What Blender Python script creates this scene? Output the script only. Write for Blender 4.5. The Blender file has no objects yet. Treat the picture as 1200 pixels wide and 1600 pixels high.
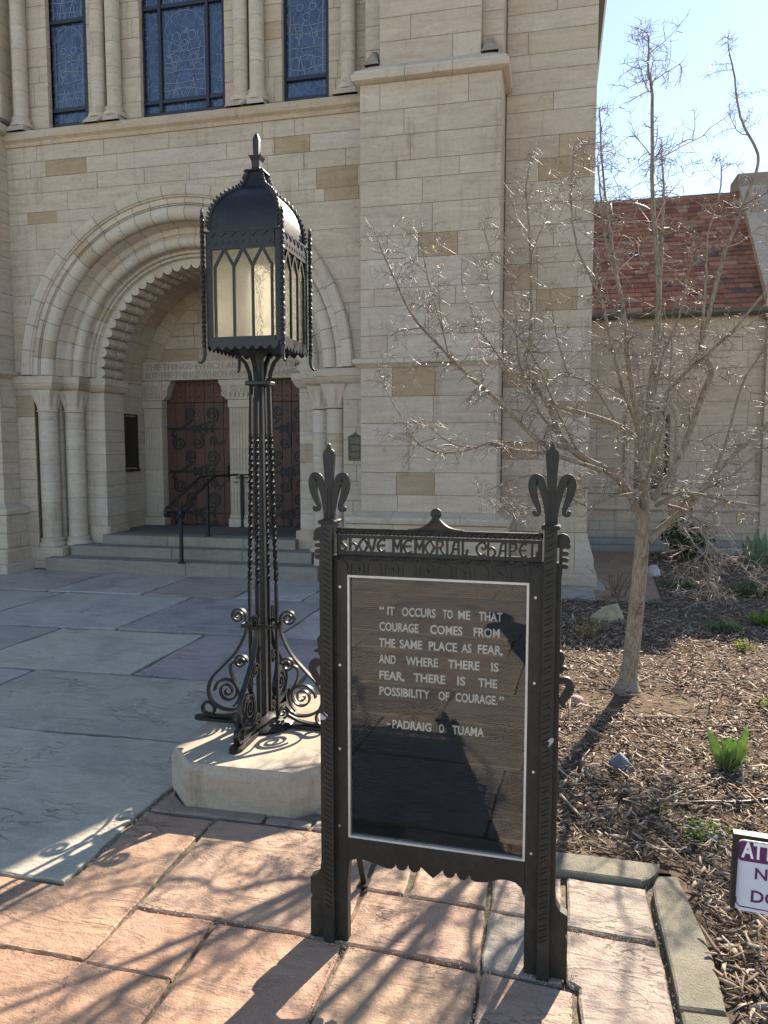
import bpy, bmesh, math, random
import numpy as np
from mathutils import Vector, Matrix
from mathutils.geometry import tessellate_polygon

R = math.radians
PI = math.pi
scene = bpy.context.scene
COL = scene.collection

# ------------------------------------------------------------------ camera, sky, sun, exposure
CAM_H, PITCH, YAW, FPX = 1.6, R(4.8), R(13.0), 1150.0
cam_data = bpy.data.cameras.new("camera")
cam = bpy.data.objects.new("camera", cam_data)
COL.objects.link(cam)
cam.location = (0, 0, CAM_H)
cam.rotation_euler = (R(90) - PITCH, 0, YAW)
cam_data.sensor_fit = 'VERTICAL'
cam_data.sensor_height = 36.0
cam_data.lens = 36.0 * FPX / 1600.0
cam_data.clip_start = 0.05
cam_data.clip_end = 2000.0
scene.camera = cam

SUN_AZ, SUN_EL = R(19.6), R(35.5)          # azimuth measured from +Y towards +X
world = bpy.data.worlds.new("World")
scene.world = world
world.use_nodes = True
wn = world.node_tree
sky = wn.nodes.new('ShaderNodeTexSky')
sky.sky_type = 'NISHITA'
sky.sun_disc = False
sky.sun_elevation = SUN_EL
sky.sun_rotation = SUN_AZ
sky.altitude = 1850.0
sky.air_density = 1.0
sky.dust_density = 0.2
sky.ozone_density = 1.3
bg = wn.nodes['Background']
wn.links.new(sky.outputs['Color'], bg.inputs['Color'])
bg.inputs['Strength'].default_value = 0.115

sd = bpy.data.lights.new("sun", 'SUN')
sd.energy = 5.0
sd.angle = R(0.5)
sd.color = (1.0, 0.94, 0.86)
sun = bpy.data.objects.new("sun", sd)
COL.objects.link(sun)
SUNV = Vector((math.sin(SUN_AZ) * math.cos(SUN_EL), math.cos(SUN_AZ) * math.cos(SUN_EL), math.sin(SUN_EL)))
sun.rotation_euler = SUNV.to_track_quat('Z', 'Y').to_euler()
sun.location = (5, 15, 20)

scene.view_settings.view_transform = 'Standard'
scene.view_settings.look = 'None'
scene.view_settings.exposure = 1.42
scene.view_settings.use_white_balance = True      # the phone balanced for the blue open shade
scene.view_settings.white_balance_temperature = 7500
scene.view_settings.white_balance_tint = 12.0
scene.view_settings.gamma = 1.0
scene.cycles.use_denoising = True
scene.cycles.max_bounces = 10
scene.cycles.transparent_max_bounces = 12

# ------------------------------------------------------------------ helpers
_fw = Vector((-math.sin(YAW) * math.cos(PITCH), math.cos(YAW) * math.cos(PITCH), -math.sin(PITCH)))
_rt = Vector((math.cos(YAW), math.sin(YAW), 0))
_up = _rt.cross(_fw)


def at(x, y, Y):
    """photo pixel -> world point at depth Y"""
    d = _fw + _rt * ((x - 600) / FPX) + _up * ((800 - y) / FPX)
    return Vector((0, 0, CAM_H)) + d * (Y / d.y)


def on_ground(x, y, z=0.0):
    d = _fw + _rt * ((x - 600) / FPX) + _up * ((800 - y) / FPX)
    return Vector((0, 0, CAM_H)) + d * ((z - CAM_H) / d.z)


class MB:
    def __init__(self):
        self.v, self.f, self.c, self.m = [], [], [], []

    def add(self, verts, faces, col=(1, 1, 1), mi=0):
        o = len(self.v)
        self.v.extend([tuple(p) for p in verts])
        for f in faces:
            self.f.append(tuple(i + o for i in f))
            self.c.append(col)
            self.m.append(mi)

    def build(self, name, mats, parent=None, smooth=None):
        me = bpy.data.meshes.new(name)
        me.from_pydata(self.v, [], self.f)
        if not isinstance(mats, (list, tuple)):
            mats = [mats]
        for m in mats:
            me.materials.append(m)
        n = len(self.f)
        if n:
            me.polygons.foreach_set('material_index', np.array(self.m, dtype=np.int32))
            ca = me.color_attributes.new('Col', 'FLOAT_COLOR', 'CORNER')
            cnt = np.array([len(f) for f in self.f])
            cc = np.ones((n, 4), dtype=np.float32)
            cc[:, :3] = np.array(self.c, dtype=np.float32)[:, :3]
            ca.data.foreach_set('color', np.repeat(cc, cnt, axis=0).ravel())
        if smooth is not None:
            me.polygons.foreach_set('use_smooth', np.ones(n, dtype=bool))
            me.update()
            me.set_sharp_from_angle(angle=R(smooth))
        me.update()
        ob = bpy.data.objects.new(name, me)
        COL.objects.link(ob)
        if parent is not None:
            ob.parent = parent
            ob.matrix_parent_inverse = parent.matrix_basis.inverted()
        return ob

    # primitives -------------------------------------------------
    def bx(self, x0, x1, y0, y1, z0, z1, col=(1, 1, 1), mi=0, ch=0.0):
        if ch <= 0:
            v = [(x0, y0, z0), (x1, y0, z0), (x1, y1, z0), (x0, y1, z0),
                 (x0, y0, z1), (x1, y0, z1), (x1, y1, z1), (x0, y1, z1)]
            self.add(v, [(0, 3, 2, 1), (4, 5, 6, 7), (0, 1, 5, 4), (1, 2, 6, 5), (2, 3, 7, 6), (3, 0, 4, 7)], col, mi)
        else:
            c = ch
            xs, ys, zs = (x0, x1), (y0, y1), (z0, z1)
            v, idx = [], {}
            for i in (0, 1):
                for j in (0, 1):
                    for k in (0, 1):
                        sx, sy, sz = (1 - 2 * i), (1 - 2 * j), (1 - 2 * k)
                        idx[(i, j, k, 'x')] = len(v); v.append((xs[i], ys[j] + sy * c, zs[k] + sz * c))
                        idx[(i, j, k, 'y')] = len(v); v.append((xs[i] + sx * c, ys[j], zs[k] + sz * c))
                        idx[(i, j, k, 'z')] = len(v); v.append((xs[i] + sx * c, ys[j] + sy * c, zs[k]))
            f = []
            for i in (0, 1):
                q = [idx[(i, a, b, 'x')] for a, b in ((0, 0), (1, 0), (1, 1), (0, 1))]
                f.append(q if i else q[::-1])
                q = [idx[(a, i, b, 'y')] for a, b in ((0, 0), (1, 0), (1, 1), (0, 1))]
                f.append(q[::-1] if i else q)
                q = [idx[(a, b, i, 'z')] for a, b in ((0, 0), (1, 0), (1, 1), (0, 1))]
                f.append(q if i else q[::-1])
            for a in (0, 1):
                for b in (0, 1):
                    f.append([idx[(a, b, 0, 'x')], idx[(a, b, 0, 'y')], idx[(a, b, 1, 'y')], idx[(a, b, 1, 'x')]])
                    f.append([idx[(a, 0, b, 'x')], idx[(a, 0, b, 'z')], idx[(a, 1, b, 'z')], idx[(a, 1, b, 'x')]])
                    f.append([idx[(0, a, b, 'y')], idx[(0, a, b, 'z')], idx[(1, a, b, 'z')], idx[(1, a, b, 'y')]])
                    for k in (0, 1):
                        f.append([idx[(a, b, k, 'x')], idx[(a, b, k, 'y')], idx[(a, b, k, 'z')]])
            self.add(v, f, col, mi)

    def poly(self, pts, mapf, d0, d1, col=(1, 1, 1), mi=0, ch=0.0):
        """extrude a 2D outline; mapf(a, b, d) -> 3D; d0 back, d1 front"""
        n = len(pts)
        tri = tessellate_polygon([[Vector((p[0], p[1], 0)) for p in pts]])
        v = [mapf(p[0], p[1], d1) for p in pts] + [mapf(p[0], p[1], d0) for p in pts]
        f = [tuple(t) for t in tri] + [tuple(i + n for i in t[::-1]) for t in tri]
        f += [(i, (i + 1) % n, (i + 1) % n + n, i + n) for i in range(n)]
        self.add(v, f, col, mi)

    def tube(self, pts, rad, n=6, col=(1, 1, 1), mi=0, cap=True):
        pts = [Vector(p) for p in pts]
        if not isinstance(rad, (list, tuple)):
            rad = [rad] * len(pts)
        m = len(pts)
        if m < 2:
            return
        tang = []
        for i in range(m):
            t = pts[min(i + 1, m - 1)] - pts[max(i - 1, 0)]
            tang.append(t.normalized() if t.length > 1e-9 else Vector((0, 0, 1)))
        ref = Vector((0, 0, 1)) if abs(tang[0].z) < 0.9 else Vector((1, 0, 0))
        u = tang[0].cross(ref).normalized()
        v, f = [], []
        for i in range(m):
            t = tang[i]
            u = (u - t * u.dot(t))
            u = u.normalized() if u.length > 1e-6 else t.orthogonal().normalized()
            w = t.cross(u)
            for k in range(n):
                a = 2 * PI * k / n
                v.append(pts[i] + (u * math.cos(a) + w * math.sin(a)) * rad[i])
        for i in range(m - 1):
            for k in range(n):
                k2 = (k + 1) % n
                f.append((i * n + k, i * n + k2, (i + 1) * n + k2, (i + 1) * n + k))
        if cap:
            f.append(tuple(range(n))[::-1])
            f.append(tuple((m - 1) * n + k for k in range(n)))
        self.add(v, f, col, mi)

    def bar(self, pts, nrm, wid, thk, col=(1, 1, 1), mi=0, twist=None):
        """flat bar: width wid along the plane normal nrm, thickness thk across; list allowed"""
        pts = [Vector(p) for p in pts]
        m = len(pts)
        wl = wid if isinstance(wid, (list, tuple)) else [wid] * m
        tl = thk if isinstance(thk, (list, tuple)) else [thk] * m
        nrm = Vector(nrm).normalized()
        v, f = [], []
        for i in range(m):
            t = (pts[min(i + 1, m - 1)] - pts[max(i - 1, 0)]).normalized()
            a = (nrm - t * nrm.dot(t)).normalized()
            b = t.cross(a)
            if twist:
                q = twist[i]
                a, b = a * math.cos(q) + b * math.sin(q), b * math.cos(q) - a * math.sin(q)
            for sa, sb in ((-1, -1), (1, -1), (1, 1), (-1, 1)):
                v.append(pts[i] + a * (sa * wl[i] / 2) + b * (sb * tl[i] / 2))
        for i in range(m - 1):
            for k in range(4):
                k2 = (k + 1) % 4
                f.append((i * 4 + k, i * 4 + k2, i * 4 + 4 + k2, i * 4 + 4 + k))
        f.append((3, 2, 1, 0))
        f.append(tuple((m - 1) * 4 + k for k in range(4)))
        self.add(v, f, col, mi)

    def lathe(self, prof, cx, cy, n=24, a0=0.0, a1=2 * PI, col=(1, 1, 1), mi=0, cols=None):
        full = abs(a1 - a0 - 2 * PI) < 1e-6
        k = n if full else n + 1
        v, f, m = [], [], len(prof)
        for r, z in prof:
            for i in range(k):
                a = a0 + (a1 - a0) * i / n
                v.append((cx + r * math.cos(a), cy + r * math.sin(a), z))
        o = len(self.v)
        self.v.extend(v)
        for j in range(m - 1):
            for i in range(n):
                i2 = (i + 1) % k
                self.f.append((o + j * k + i, o + j * k + i2, o + (j + 1) * k + i2, o + (j + 1) * k + i))
                self.c.append(cols[j] if cols else col)
                self.m.append(mi)
        if full:
            self.f.append(tuple(o + i for i in range(k))[::-1]); self.c.append(col); self.m.append(mi)
            self.f.append(tuple(o + (m - 1) * k + i for i in range(k))); self.c.append(col); self.m.append(mi)

    def text(self, s, mapf, a0, b0, height, d, width=None, col=(1, 1, 1), mi=0, ext=0.001, bold=0.0):
        """text laid with its lower-left corner at (a0, b0); mapf(a, b, d)"""
        cu = bpy.data.curves.new("t", 'FONT')
        cu.body = s
        cu.resolution_u = 3
        cu.extrude = 0.5
        cu.offset = bold
        ob = bpy.data.objects.new("t", cu)
        COL.objects.link(ob)
        bpy.context.view_layer.update()
        me = bpy.data.meshes.new_from_object(ob.evaluated_get(bpy.context.evaluated_depsgraph_get()))
        co = np.zeros(len(me.vertices) * 3)
        me.vertices.foreach_get('co', co)
        co = co.reshape(-1, 3)
        fs = [tuple(p.vertices) for p in me.polygons]
        bpy.data.objects.remove(ob)
        bpy.data.curves.remove(cu)
        bpy.data.meshes.remove(me)
        if len(co) == 0:
            return
        sc = height / 0.69
        x0, x1 = co[:, 0].min(), co[:, 0].max()
        sx = sc if width is None else width / (x1 - x0)
        v = [mapf(a0 + (c[0] - x0) * sx, b0 + c[1] * sc, d + (ext if c[2] > 0 else 0.0)) for c in co]
        self.add(v, fs, col, mi)


def tag(o, label=None, cat=None, group=None, kind=None):
    if label: o['label'] = label
    if cat: o['category'] = cat
    if group: o['group'] = group
    if kind: o['kind'] = kind
    return o


def thing(name, label, cat, loc=(0, 0, 0), group=None):
    o = bpy.data.objects.new(name, None)
    COL.objects.link(o)
    o.location = loc
    o.empty_display_size = 0.1
    bpy.context.view_layer.update()
    return tag(o, label, cat, group)


def catmull(pts, sub=6):
    P = [Vector(p) for p in pts]
    P = [P[0] * 2 - P[1]] + P + [P[-1] * 2 - P[-2]]
    out = []
    for i in range(1, len(P) - 2):
        for k in range(sub):
            t = k / sub
            a, b, c, d = P[i - 1], P[i], P[i + 1], P[i + 2]
            out.append(0.5 * ((2 * b) + (c - a) * t + (2 * a - 5 * b + 4 * c - d) * t * t + (3 * b - a - 3 * c + d) * t ** 3))
    out.append(P[-2])
    return out


def spiral(cx, cz, r0, a0, turns, r1=0.006, n=None):
    """points from outside in, 2D"""
    n = n or max(10, int(abs(turns) * 18))
    return [(cx + (r0 + (r1 - r0) * (i / n) ** 0.85) * math.cos(a0 + 2 * PI * turns * i / n),
             cz + (r0 + (r1 - r0) * (i / n) ** 0.85) * math.sin(a0 + 2 * PI * turns * i / n)) for i in range(n + 1)]


def jit(rng, c, a):
    k = 1 + rng.uniform(-a, a)
    return tuple(max(0.0, x * k * (1 + rng.uniform(-a, a) * 0.25)) for x in c)


# ------------------------------------------------------------------ materials
class NT:
    def __init__(self, name):
        self.mat = bpy.data.materials.new(name)
        self.mat.use_nodes = True
        self.t = self.mat.node_tree
        self.b = self.t.nodes['Principled BSDF']
        self.out = self.t.nodes['Material Output']

    def n(self, kind, **kw):
        nd = self.t.nodes.new(kind)
        for k, v in kw.items():
            if k.startswith('i_'):
                key = k[2:]
                key = int(key) if key.isdigit() else key.replace('_', ' ')
                nd.inputs[key].default_value = v
            else:
                setattr(nd, k, v)
        return nd

    def l(self, a, b):
        self.t.links.new(a, b)

    def obj(self, sc=(1, 1, 1), rot=(0, 0, 0)):
        tc = self.n('ShaderNodeTexCoord')
        mp = self.n('ShaderNodeMapping')
        mp.inputs['Scale'].default_value = sc
        mp.inputs['Rotation'].default_value = rot
        self.l(tc.outputs['Object'], mp.inputs['Vector'])
        return mp.outputs['Vector']

    def noise(self, vec, scale, detail=6, rough=0.55, dist=0.0):
        nd = self.n('ShaderNodeTexNoise')
        nd.inputs['Scale'].default_value = scale
        nd.inputs['Detail'].default_value = detail
        nd.inputs['Roughness'].default_value = rough
        nd.inputs['Distortion'].default_value = dist
        self.l(vec, nd.inputs['Vector'])
        return nd.outputs['Fac']

    def ramp(self, fac, stops):
        r = self.n('ShaderNodeValToRGB')
        e = r.color_ramp.elements
        e[0].position, e[0].color = stops[0][0], (*stops[0][1], 1) if len(stops[0][1]) == 3 else stops[0][1]
        e[1].position, e[1].color = stops[-1][0], (*stops[-1][1], 1)
        for p, c in stops[1:-1]:
            x = e.new(p)
            x.color = (*c, 1)
        self.l(fac, r.inputs['Fac'])
        return r.outputs['Color']

    def mul(self, a, b, fac=1.0, mode='MULTIPLY'):
        m = self.n('ShaderNodeMix', data_type='RGBA', blend_type=mode)
        if isinstance(fac, float):
            m.inputs[0].default_value = fac
        else:
            self.l(fac, m.inputs[0])
        for s, i in ((a, 6), (b, 7)):
            if isinstance(s, tuple):
                m.inputs[i].default_value = (*s, 1)
            else:
                self.l(s, m.inputs[i])
        return m.outputs[2]

    def math(self, op, a, b=None):
        m = self.n('ShaderNodeMath', operation=op)
        for s, i in ((a, 0), (b, 1)):
            if s is None: continue
            if isinstance(s, (int, float)): m.inputs[i].default_value = s
            else: self.l(s, m.inputs[i])
        return m.outputs[0]

    def attr(self):
        a = self.n('ShaderNodeAttribute', attribute_name='Col')
        return a.outputs['Color']

    def bump(self, h, strength=0.4, dist=0.01, prev=None):
        b = self.n('ShaderNodeBump')
        b.inputs['Strength'].default_value = strength
        b.inputs['Distance'].default_value = dist
        self.l(h, b.inputs['Height'])
        if prev is not None:
            self.l(prev, b.inputs['Normal'])
        return b.outputs['Normal']

    def fin(self, col=None, rough=0.8, nrm=None, spec=0.3, metal=0.0):
        if col is not None:
            if isinstance(col, tuple): self.b.inputs['Base Color'].default_value = (*col, 1)
            else: self.l(col, self.b.inputs['Base Color'])
        if isinstance(rough, float): self.b.inputs['Roughness'].default_value = rough
        else: self.l(rough, self.b.inputs['Roughness'])
        if nrm is not None: self.l(nrm, self.b.inputs['Normal'])
        self.b.inputs['Specular IOR Level'].default_value = spec
        self.b.inputs['Metallic'].default_value = metal
        return self.mat


def mat_stone(name, streak=1.0):
    k = NT(name)
    v = k.obj()
    a = k.attr()
    # every block gets its own piece of the bedding pattern
    sep = k.n('ShaderNodeSeparateColor')
    k.l(a, sep.inputs[0])
    off = k.n('ShaderNodeCombineXYZ')
    k.l(k.math('MULTIPLY', sep.outputs[0], 311.0), off.inputs[0])
    k.l(k.math('MULTIPLY', sep.outputs[2], 173.0), off.inputs[2])
    def shifted(vec):
        ad = k.n('ShaderNodeVectorMath', operation='ADD')
        k.l(vec, ad.inputs[0]); k.l(off.outputs[0], ad.inputs[1])
        return ad.outputs[0]
    v1 = shifted(k.obj(sc=(1.0, 1.0, 6.0), rot=(0.0, R(8), 0.0)))
    v2 = shifted(k.obj(sc=(1.0, 1.0, 7.0), rot=(0.0, R(-22), 0.0)))
    pick = k.math('GREATER_THAN', k.math('FRACT', k.math('MULTIPLY', sep.outputs[1], 57.0)), 0.62)
    n1 = k.noise(v, 1.3, 5, 0.6, 0.4)
    na = k.noise(v1, 2.6, 7, 0.6, 1.1)
    nb = k.noise(v2, 2.2, 7, 0.6, 0.6)
    n2 = k.math('ADD', k.math('MULTIPLY', na, k.math('SUBTRACT', 1.0, pick)), k.math('MULTIPLY', nb, pick))
    n3 = k.noise(v, 75, 4, 0.75)
    n4 = k.noise(shifted(v), 7, 6, 0.72, 0.6)
    n5 = k.noise(v, 22, 5, 0.7)
    c = k.mul(a, k.ramp(n1, [(0.3, (0.90, 0.89, 0.88)), (0.55, (1.0, 1.0, 1.0)), (0.75, (1.04, 1.03, 1.01))]))
    c = k.mul(c, k.ramp(n2, [(0.34, (0.84, 0.82, 0.79)), (0.48, (0.98, 0.98, 0.97)), (0.56, (1.0, 1.0, 1.0)), (0.66, (1.14, 1.13, 1.10))]), 0.8 * streak)
    c = k.mul(c, k.ramp(n3, [(0.30, (0.74, 0.72, 0.70)), (0.48, (1.0, 1.0, 1.0)), (0.7, (1.07, 1.07, 1.07))]), 0.75)
    c = k.mul(c, k.ramp(n5, [(0.3, (0.90, 0.89, 0.88)), (0.6, (1.03, 1.03, 1.03))]), 0.8)
    c = k.mul(c, k.ramp(n4, [(0.63, (1, 1, 1)), (0.70, (0.72, 0.68, 0.63)), (0.80, (0.50, 0.46, 0.42))]), 0.7)
    # soot drips: tall streaks that ignore the block pattern
    n6 = k.noise(k.obj(sc=(5.0, 5.0, 0.55)), 1.6, 6, 0.65, 0.3)
    c = k.mul(c, k.ramp(n6, [(0.57, (1, 1, 1)), (0.70, (0.74, 0.71, 0.68)), (0.82, (0.58, 0.55, 0.52))]), 0.75)
    n7 = k.noise(k.obj(sc=(1.0, 1.0, 0.6)), 5.5, 4, 0.6, 0.2)
    c = k.mul(c, k.ramp(n7, [(0.70, (1, 1, 1)), (0.76, (0.52, 0.49, 0.46))]), 0.7)
    c = k.mul(c, k.ramp(n7, [(0.24, (1.16, 1.15, 1.13)), (0.30, (1, 1, 1))]), 0.8)
    h = k.math('ADD', k.math('MULTIPLY', n2, 0.8), k.math('ADD', k.math('MULTIPLY', n3, 0.35), k.math('MULTIPLY', n5, 0.3)))
    return k.fin(c, 0.88, k.bump(h, 0.4, 0.012), 0.15)


def mat_attr(name, rough=0.8, spec=0.2, nscale=30, namt=0.35, bs=0.2, bd=0.004):
    k = NT(name)
    v = k.obj()
    n = k.noise(v, nscale, 5, 0.65)
    c = k.mul(k.attr(), k.ramp(n, [(0.3, (1 - namt,) * 3), (0.7, (1 + namt * 0.3,) * 3)]))
    return k.fin(c, rough, k.bump(n, bs, bd), spec)


def mat_plain(name, col, rough=0.6, spec=0.4, metal=0.0, nscale=40, namt=0.2, bs=0.1, bd=0.002, age=None):
    k = NT(name)
    v = k.obj()
    n = k.noise(v, nscale, 5, 0.6)
    n2 = k.noise(v, nscale * 0.12, 4, 0.6)
    c = k.mul(col, k.ramp(n, [(0.3, (1 - namt,) * 3), (0.7, (1 + namt * 0.4,) * 3)]))
    c = k.mul(c, k.ramp(n2, [(0.3, (1 - namt * 0.7,) * 3), (0.7, (1.05,) * 3)]))
    if age:
        n3 = k.noise(v, 5.5, 7, 0.72, 0.5)
        n4 = k.noise(v, 38, 5, 0.7)
        c = k.mul(c, age, k.ramp(k.math('ADD', k.math('MULTIPLY', n3, 0.7), k.math('MULTIPLY', n4, 0.3)), [(0.50, (0, 0, 0)), (0.62, (0.55, 0.55, 0.55)), (0.72, (0.9, 0.9, 0.9))]), 'MIX')
    r = k.math('ADD', rough - 0.08, k.math('MULTIPLY', n2, 0.18))
    return k.fin(c, r, k.bump(n, bs, bd), spec, metal)


def mat_flag(name):
    k = NT(name)
    v = k.obj()
    vr = k.obj(sc=(1.0, 3.2, 1.0), rot=(0, 0, R(24)))
    a = k.attr()
    n1 = k.noise(v, 1.6, 6, 0.6, 0.6)
    n2 = k.noise(vr, 3.0, 8, 0.62, 1.4)
    n3 = k.noise(v, 120, 3, 0.7)
    n4 = k.noise(v, 24, 5, 0.7, 0.3)
    c = k.mul(a, k.ramp(n1, [(0.28, (0.74, 0.74, 0.77)), (0.5, (1, 1, 1)), (0.72, (1.12, 1.06, 0.98))]))
    c = k.mul(c, k.ramp(n2, [(0.35, (0.85, 0.83, 0.82)), (0.52, (1, 1, 1)), (0.66, (1.1, 1.07, 1.03))]), 0.7)
    c = k.mul(c, k.ramp(n3, [(0.3, (0.78, 0.78, 0.78)), (0.62, (1.08, 1.08, 1.08))]), 0.8)
    c = k.mul(c, k.ramp(n4, [(0.3, (0.86, 0.85, 0.84)), (0.6, (1.03, 1.03, 1.03))]), 0.7)
    # thin cleft lines of split sandstone
    w = k.math('ABSOLUTE', k.math('SUBTRACT', n2, 0.5))
    cl = k.ramp(w, [(0.0, (0.0, 0.0, 0.0)), (0.018, (1, 1, 1))])
    n6 = k.noise(v, 2.4, 3, 0.5)
    cm = k.ramp(n6, [(0.5, (0, 0, 0)), (0.62, (1, 1, 1))])
    h = k.math('ADD', k.math('MULTIPLY', n2, 1.1), k.math('ADD', k.math('MULTIPLY', n4, 0.5), k.math('MULTIPLY', n3, 0.22)))
    nb = k.bump(h, 0.8, 0.016)
    k2 = k.mul((1.0, 1.0, 1.0), cl, cm)
    c = k.mul(c, k2, 0.38)
    nb = k.bump(k2, 0.7, 0.008, nb)
    return k.fin(c, k.math('SUBTRACT', 0.78, k.math('MULTIPLY', n4, 0.25)), nb, 0.35)


def mat_ground(name, c1, c2, scale=40):
    k = NT(name)
    v = k.obj()
    n1 = k.noise(v, scale, 8, 0.7)
    n2 = k.noise(v, scale * 0.06, 4, 0.6)
    c = k.ramp(n1, [(0.3, c1), (0.7, c2)])
    c = k.mul(c, k.ramp(n2, [(0.3, (0.75, 0.75, 0.75)), (0.7, (1.1, 1.1, 1.1))]))
    return k.fin(c, 0.95, k.bump(n1, 0.8, 0.01), 0.1)


def mat_bark():
    k = NT("tree_bark")
    v = k.obj(sc=(1, 1, 0.22))
    n1 = k.noise(v, 90, 6, 0.7)
    n2 = k.noise(k.obj(), 11, 5, 0.65, 0.6)
    n3 = k.noise(k.obj(sc=(1.0, 1.0, 2.6)), 17, 3, 0.6, 0.8)
    n4 = k.noise(k.obj(), 3.2, 4, 0.6)
    c = k.ramp(n1, [(0.3, (0.12, 0.095, 0.075)), (0.52, (0.29, 0.24, 0.185)), (0.75, (0.40, 0.35, 0.29))])
    c = k.mul(c, k.ramp(n2, [(0.3, (0.6, 0.55, 0.5)), (0.45, (1, 1, 1))]))
    c = k.mul(c, k.ramp(n3, [(0.64, (1, 1, 1)), (0.70, (0.35, 0.30, 0.26))]), 0.85)
    c = k.mul(c, k.ramp(n4, [(0.35, (0.85, 0.87, 0.84)), (0.65, (1.08, 1.05, 1.0))]))
    h = k.math('SUBTRACT', n1, k.math('MULTIPLY', n3, 0.8))
    return k.fin(c, 0.8, k.bump(h, 0.8, 0.006), 0.2)


def mat_leaf(name, col, trans=0.4, rough=0.5):
    k = NT(name)
    v = k.obj()
    n = k.noise(v, 40, 4, 0.6)
    c = k.mul(k.mul(k.attr(), col), k.ramp(n, [(0.3, (0.75, 0.75, 0.75)), (0.7, (1.15, 1.15, 1.1))]))
    k.fin(c, rough, None, 0.35)
    tr = k.n('ShaderNodeBsdfTranslucent')
    k.l(c, tr.inputs['Color'])
    mx = k.n('ShaderNodeMixShader')
    mx.inputs[0].default_value = trans
    k.l(k.b.outputs[0], mx.inputs[1])
    k.l(tr.outputs[0], mx.inputs[2])
    k.l(mx.outputs[0], k.out.inputs['Surface'])
    return k.mat


def mat_sheet_glass():
    k = NT("sheet_glass")
    tr = k.n('ShaderNodeBsdfTransparent')
    tr.inputs['Color'].default_value = (0.93, 0.95, 0.94, 1)
    gl = k.n('ShaderNodeBsdfGlossy')
    gl.inputs['Roughness'].default_value = 0.015
    n = k.noise(k.obj(), 5, 2, 0.5)
    k.l(k.bump(n, 0.015, 0.003), gl.inputs['Normal'])
    fr = k.n('ShaderNodeFresnel')
    fr.inputs['IOR'].default_value = 1.9
    mx = k.n('ShaderNodeMixShader')
    k.l(fr.outputs[0], mx.inputs[0])
    k.l(tr.outputs[0], mx.inputs[1])
    k.l(gl.outputs[0], mx.inputs[2])
    k.l(mx.outputs[0], k.out.inputs['Surface'])
    return k.mat


def mat_lantern_glass():
    k = NT("hammered_amber_glass")
    v = k.obj()
    vo = k.n('ShaderNodeTexVoronoi', feature='DISTANCE_TO_EDGE')
    vo.inputs['Scale'].default_value = 75
    no = k.noise(v, 26, 4, 0.6, 0.5)
    wv = k.n('ShaderNodeMix', data_type='VECTOR')
    k.l(v, vo.inputs['Vector'])
    h = k.math('ADD', k.math('MULTIPLY', vo.outputs['Distance'], 4.0), k.math('MULTIPLY', no, 1.0))
    nb = k.bump(h, 0.45, 0.003)
    tl = k.n('ShaderNodeBsdfTranslucent')
    tl.inputs['Color'].default_value = (0.99, 0.95, 0.80, 1)
    k.l(nb, tl.inputs['Normal'])
    gs = k.n('ShaderNodeBsdfRefraction')
    gs.inputs['Color'].default_value = (1.0, 0.98, 0.90, 1)
    gs.inputs['Roughness'].default_value = 0.35
    gs.inputs['IOR'].default_value = 1.12
    k.l(nb, gs.inputs['Normal'])
    gl = k.n('ShaderNodeBsdfGlossy')
    gl.inputs['Roughness'].default_value = 0.12
    k.l(nb, gl.inputs['Normal'])
    m1 = k.n('ShaderNodeMixShader')
    m1.inputs[0].default_value = 0.3
    k.l(tl.outputs[0], m1.inputs[1]); k.l(gs.outputs[0], m1.inputs[2])
    fr = k.n('ShaderNodeFresnel')
    k.l(nb, fr.inputs['Normal'])
    m2 = k.n('ShaderNodeMixShader')
    k.l(fr.outputs[0], m2.inputs[0]); k.l(m1.outputs[0], m2.inputs[1]); k.l(gl.outputs[0], m2.inputs[2])
    k.l(m2.outputs[0], k.out.inputs['Surface'])
    return k.mat


def mat_stained():
    k = NT("leaded_glass")
    v = k.obj()
    n0 = k.noise(v, 3.0, 3, 0.5)
    add = k.n('ShaderNodeVectorMath', operation='ADD')
    comb = k.n('ShaderNodeCombineXYZ')
    k.l(k.math('MULTIPLY', n0, 0.25), comb.inputs[0]); k.l(k.math('MULTIPLY', n0, 0.2), comb.inputs[2])
    k.l(v, add.inputs[0]); k.l(comb.outputs[0], add.inputs[1])
    fl = k.n('ShaderNodeVectorMath', operation='MULTIPLY')
    fl.inputs[1].default_value = (1.0, 0.0, 0.62)
    k.l(add.outputs[0], fl.inputs[0])
    vo = k.n('ShaderNodeTexVoronoi', feature='DISTANCE_TO_EDGE')
    vo.inputs['Scale'].default_value = 14.0
    k.l(fl.outputs[0], vo.inputs['Vector'])
    vc = k.n('ShaderNodeTexVoronoi', feature='F1')
    vc.inputs['Scale'].default_value = 14.0
    k.l(fl.outputs[0], vc.inputs['Vector'])
    line = k.ramp(vo.outputs['Distance'], [(0.0, (1, 1, 1)), (0.016, (0.8, 0.8, 0.8)), (0.036, (0, 0, 0))])
    sep = k.n('ShaderNodeSeparateColor')
    k.l(vc.outputs['Color'], sep.inputs[0])
    base = k.ramp(sep.outputs[0], [(0.0, (0.012, 0.03, 0.075)), (0.5, (0.02, 0.045, 0.10)), (1.0, (0.03, 0.06, 0.12))])
    c = k.mul(base, (0.075, 0.115, 0.175), line, 'MIX')
    r = k.math('ADD', 0.10, k.math('MULTIPLY', line, 0.5))
    n = k.noise(v, 14, 3, 0.5)
    nb = k.bump(k.math('ADD', n, k.math('MULTIPLY', sep.outputs[1], 0.8)), 0.08, 0.006)
    return k.fin(c, r, nb, 0.9)


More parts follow.
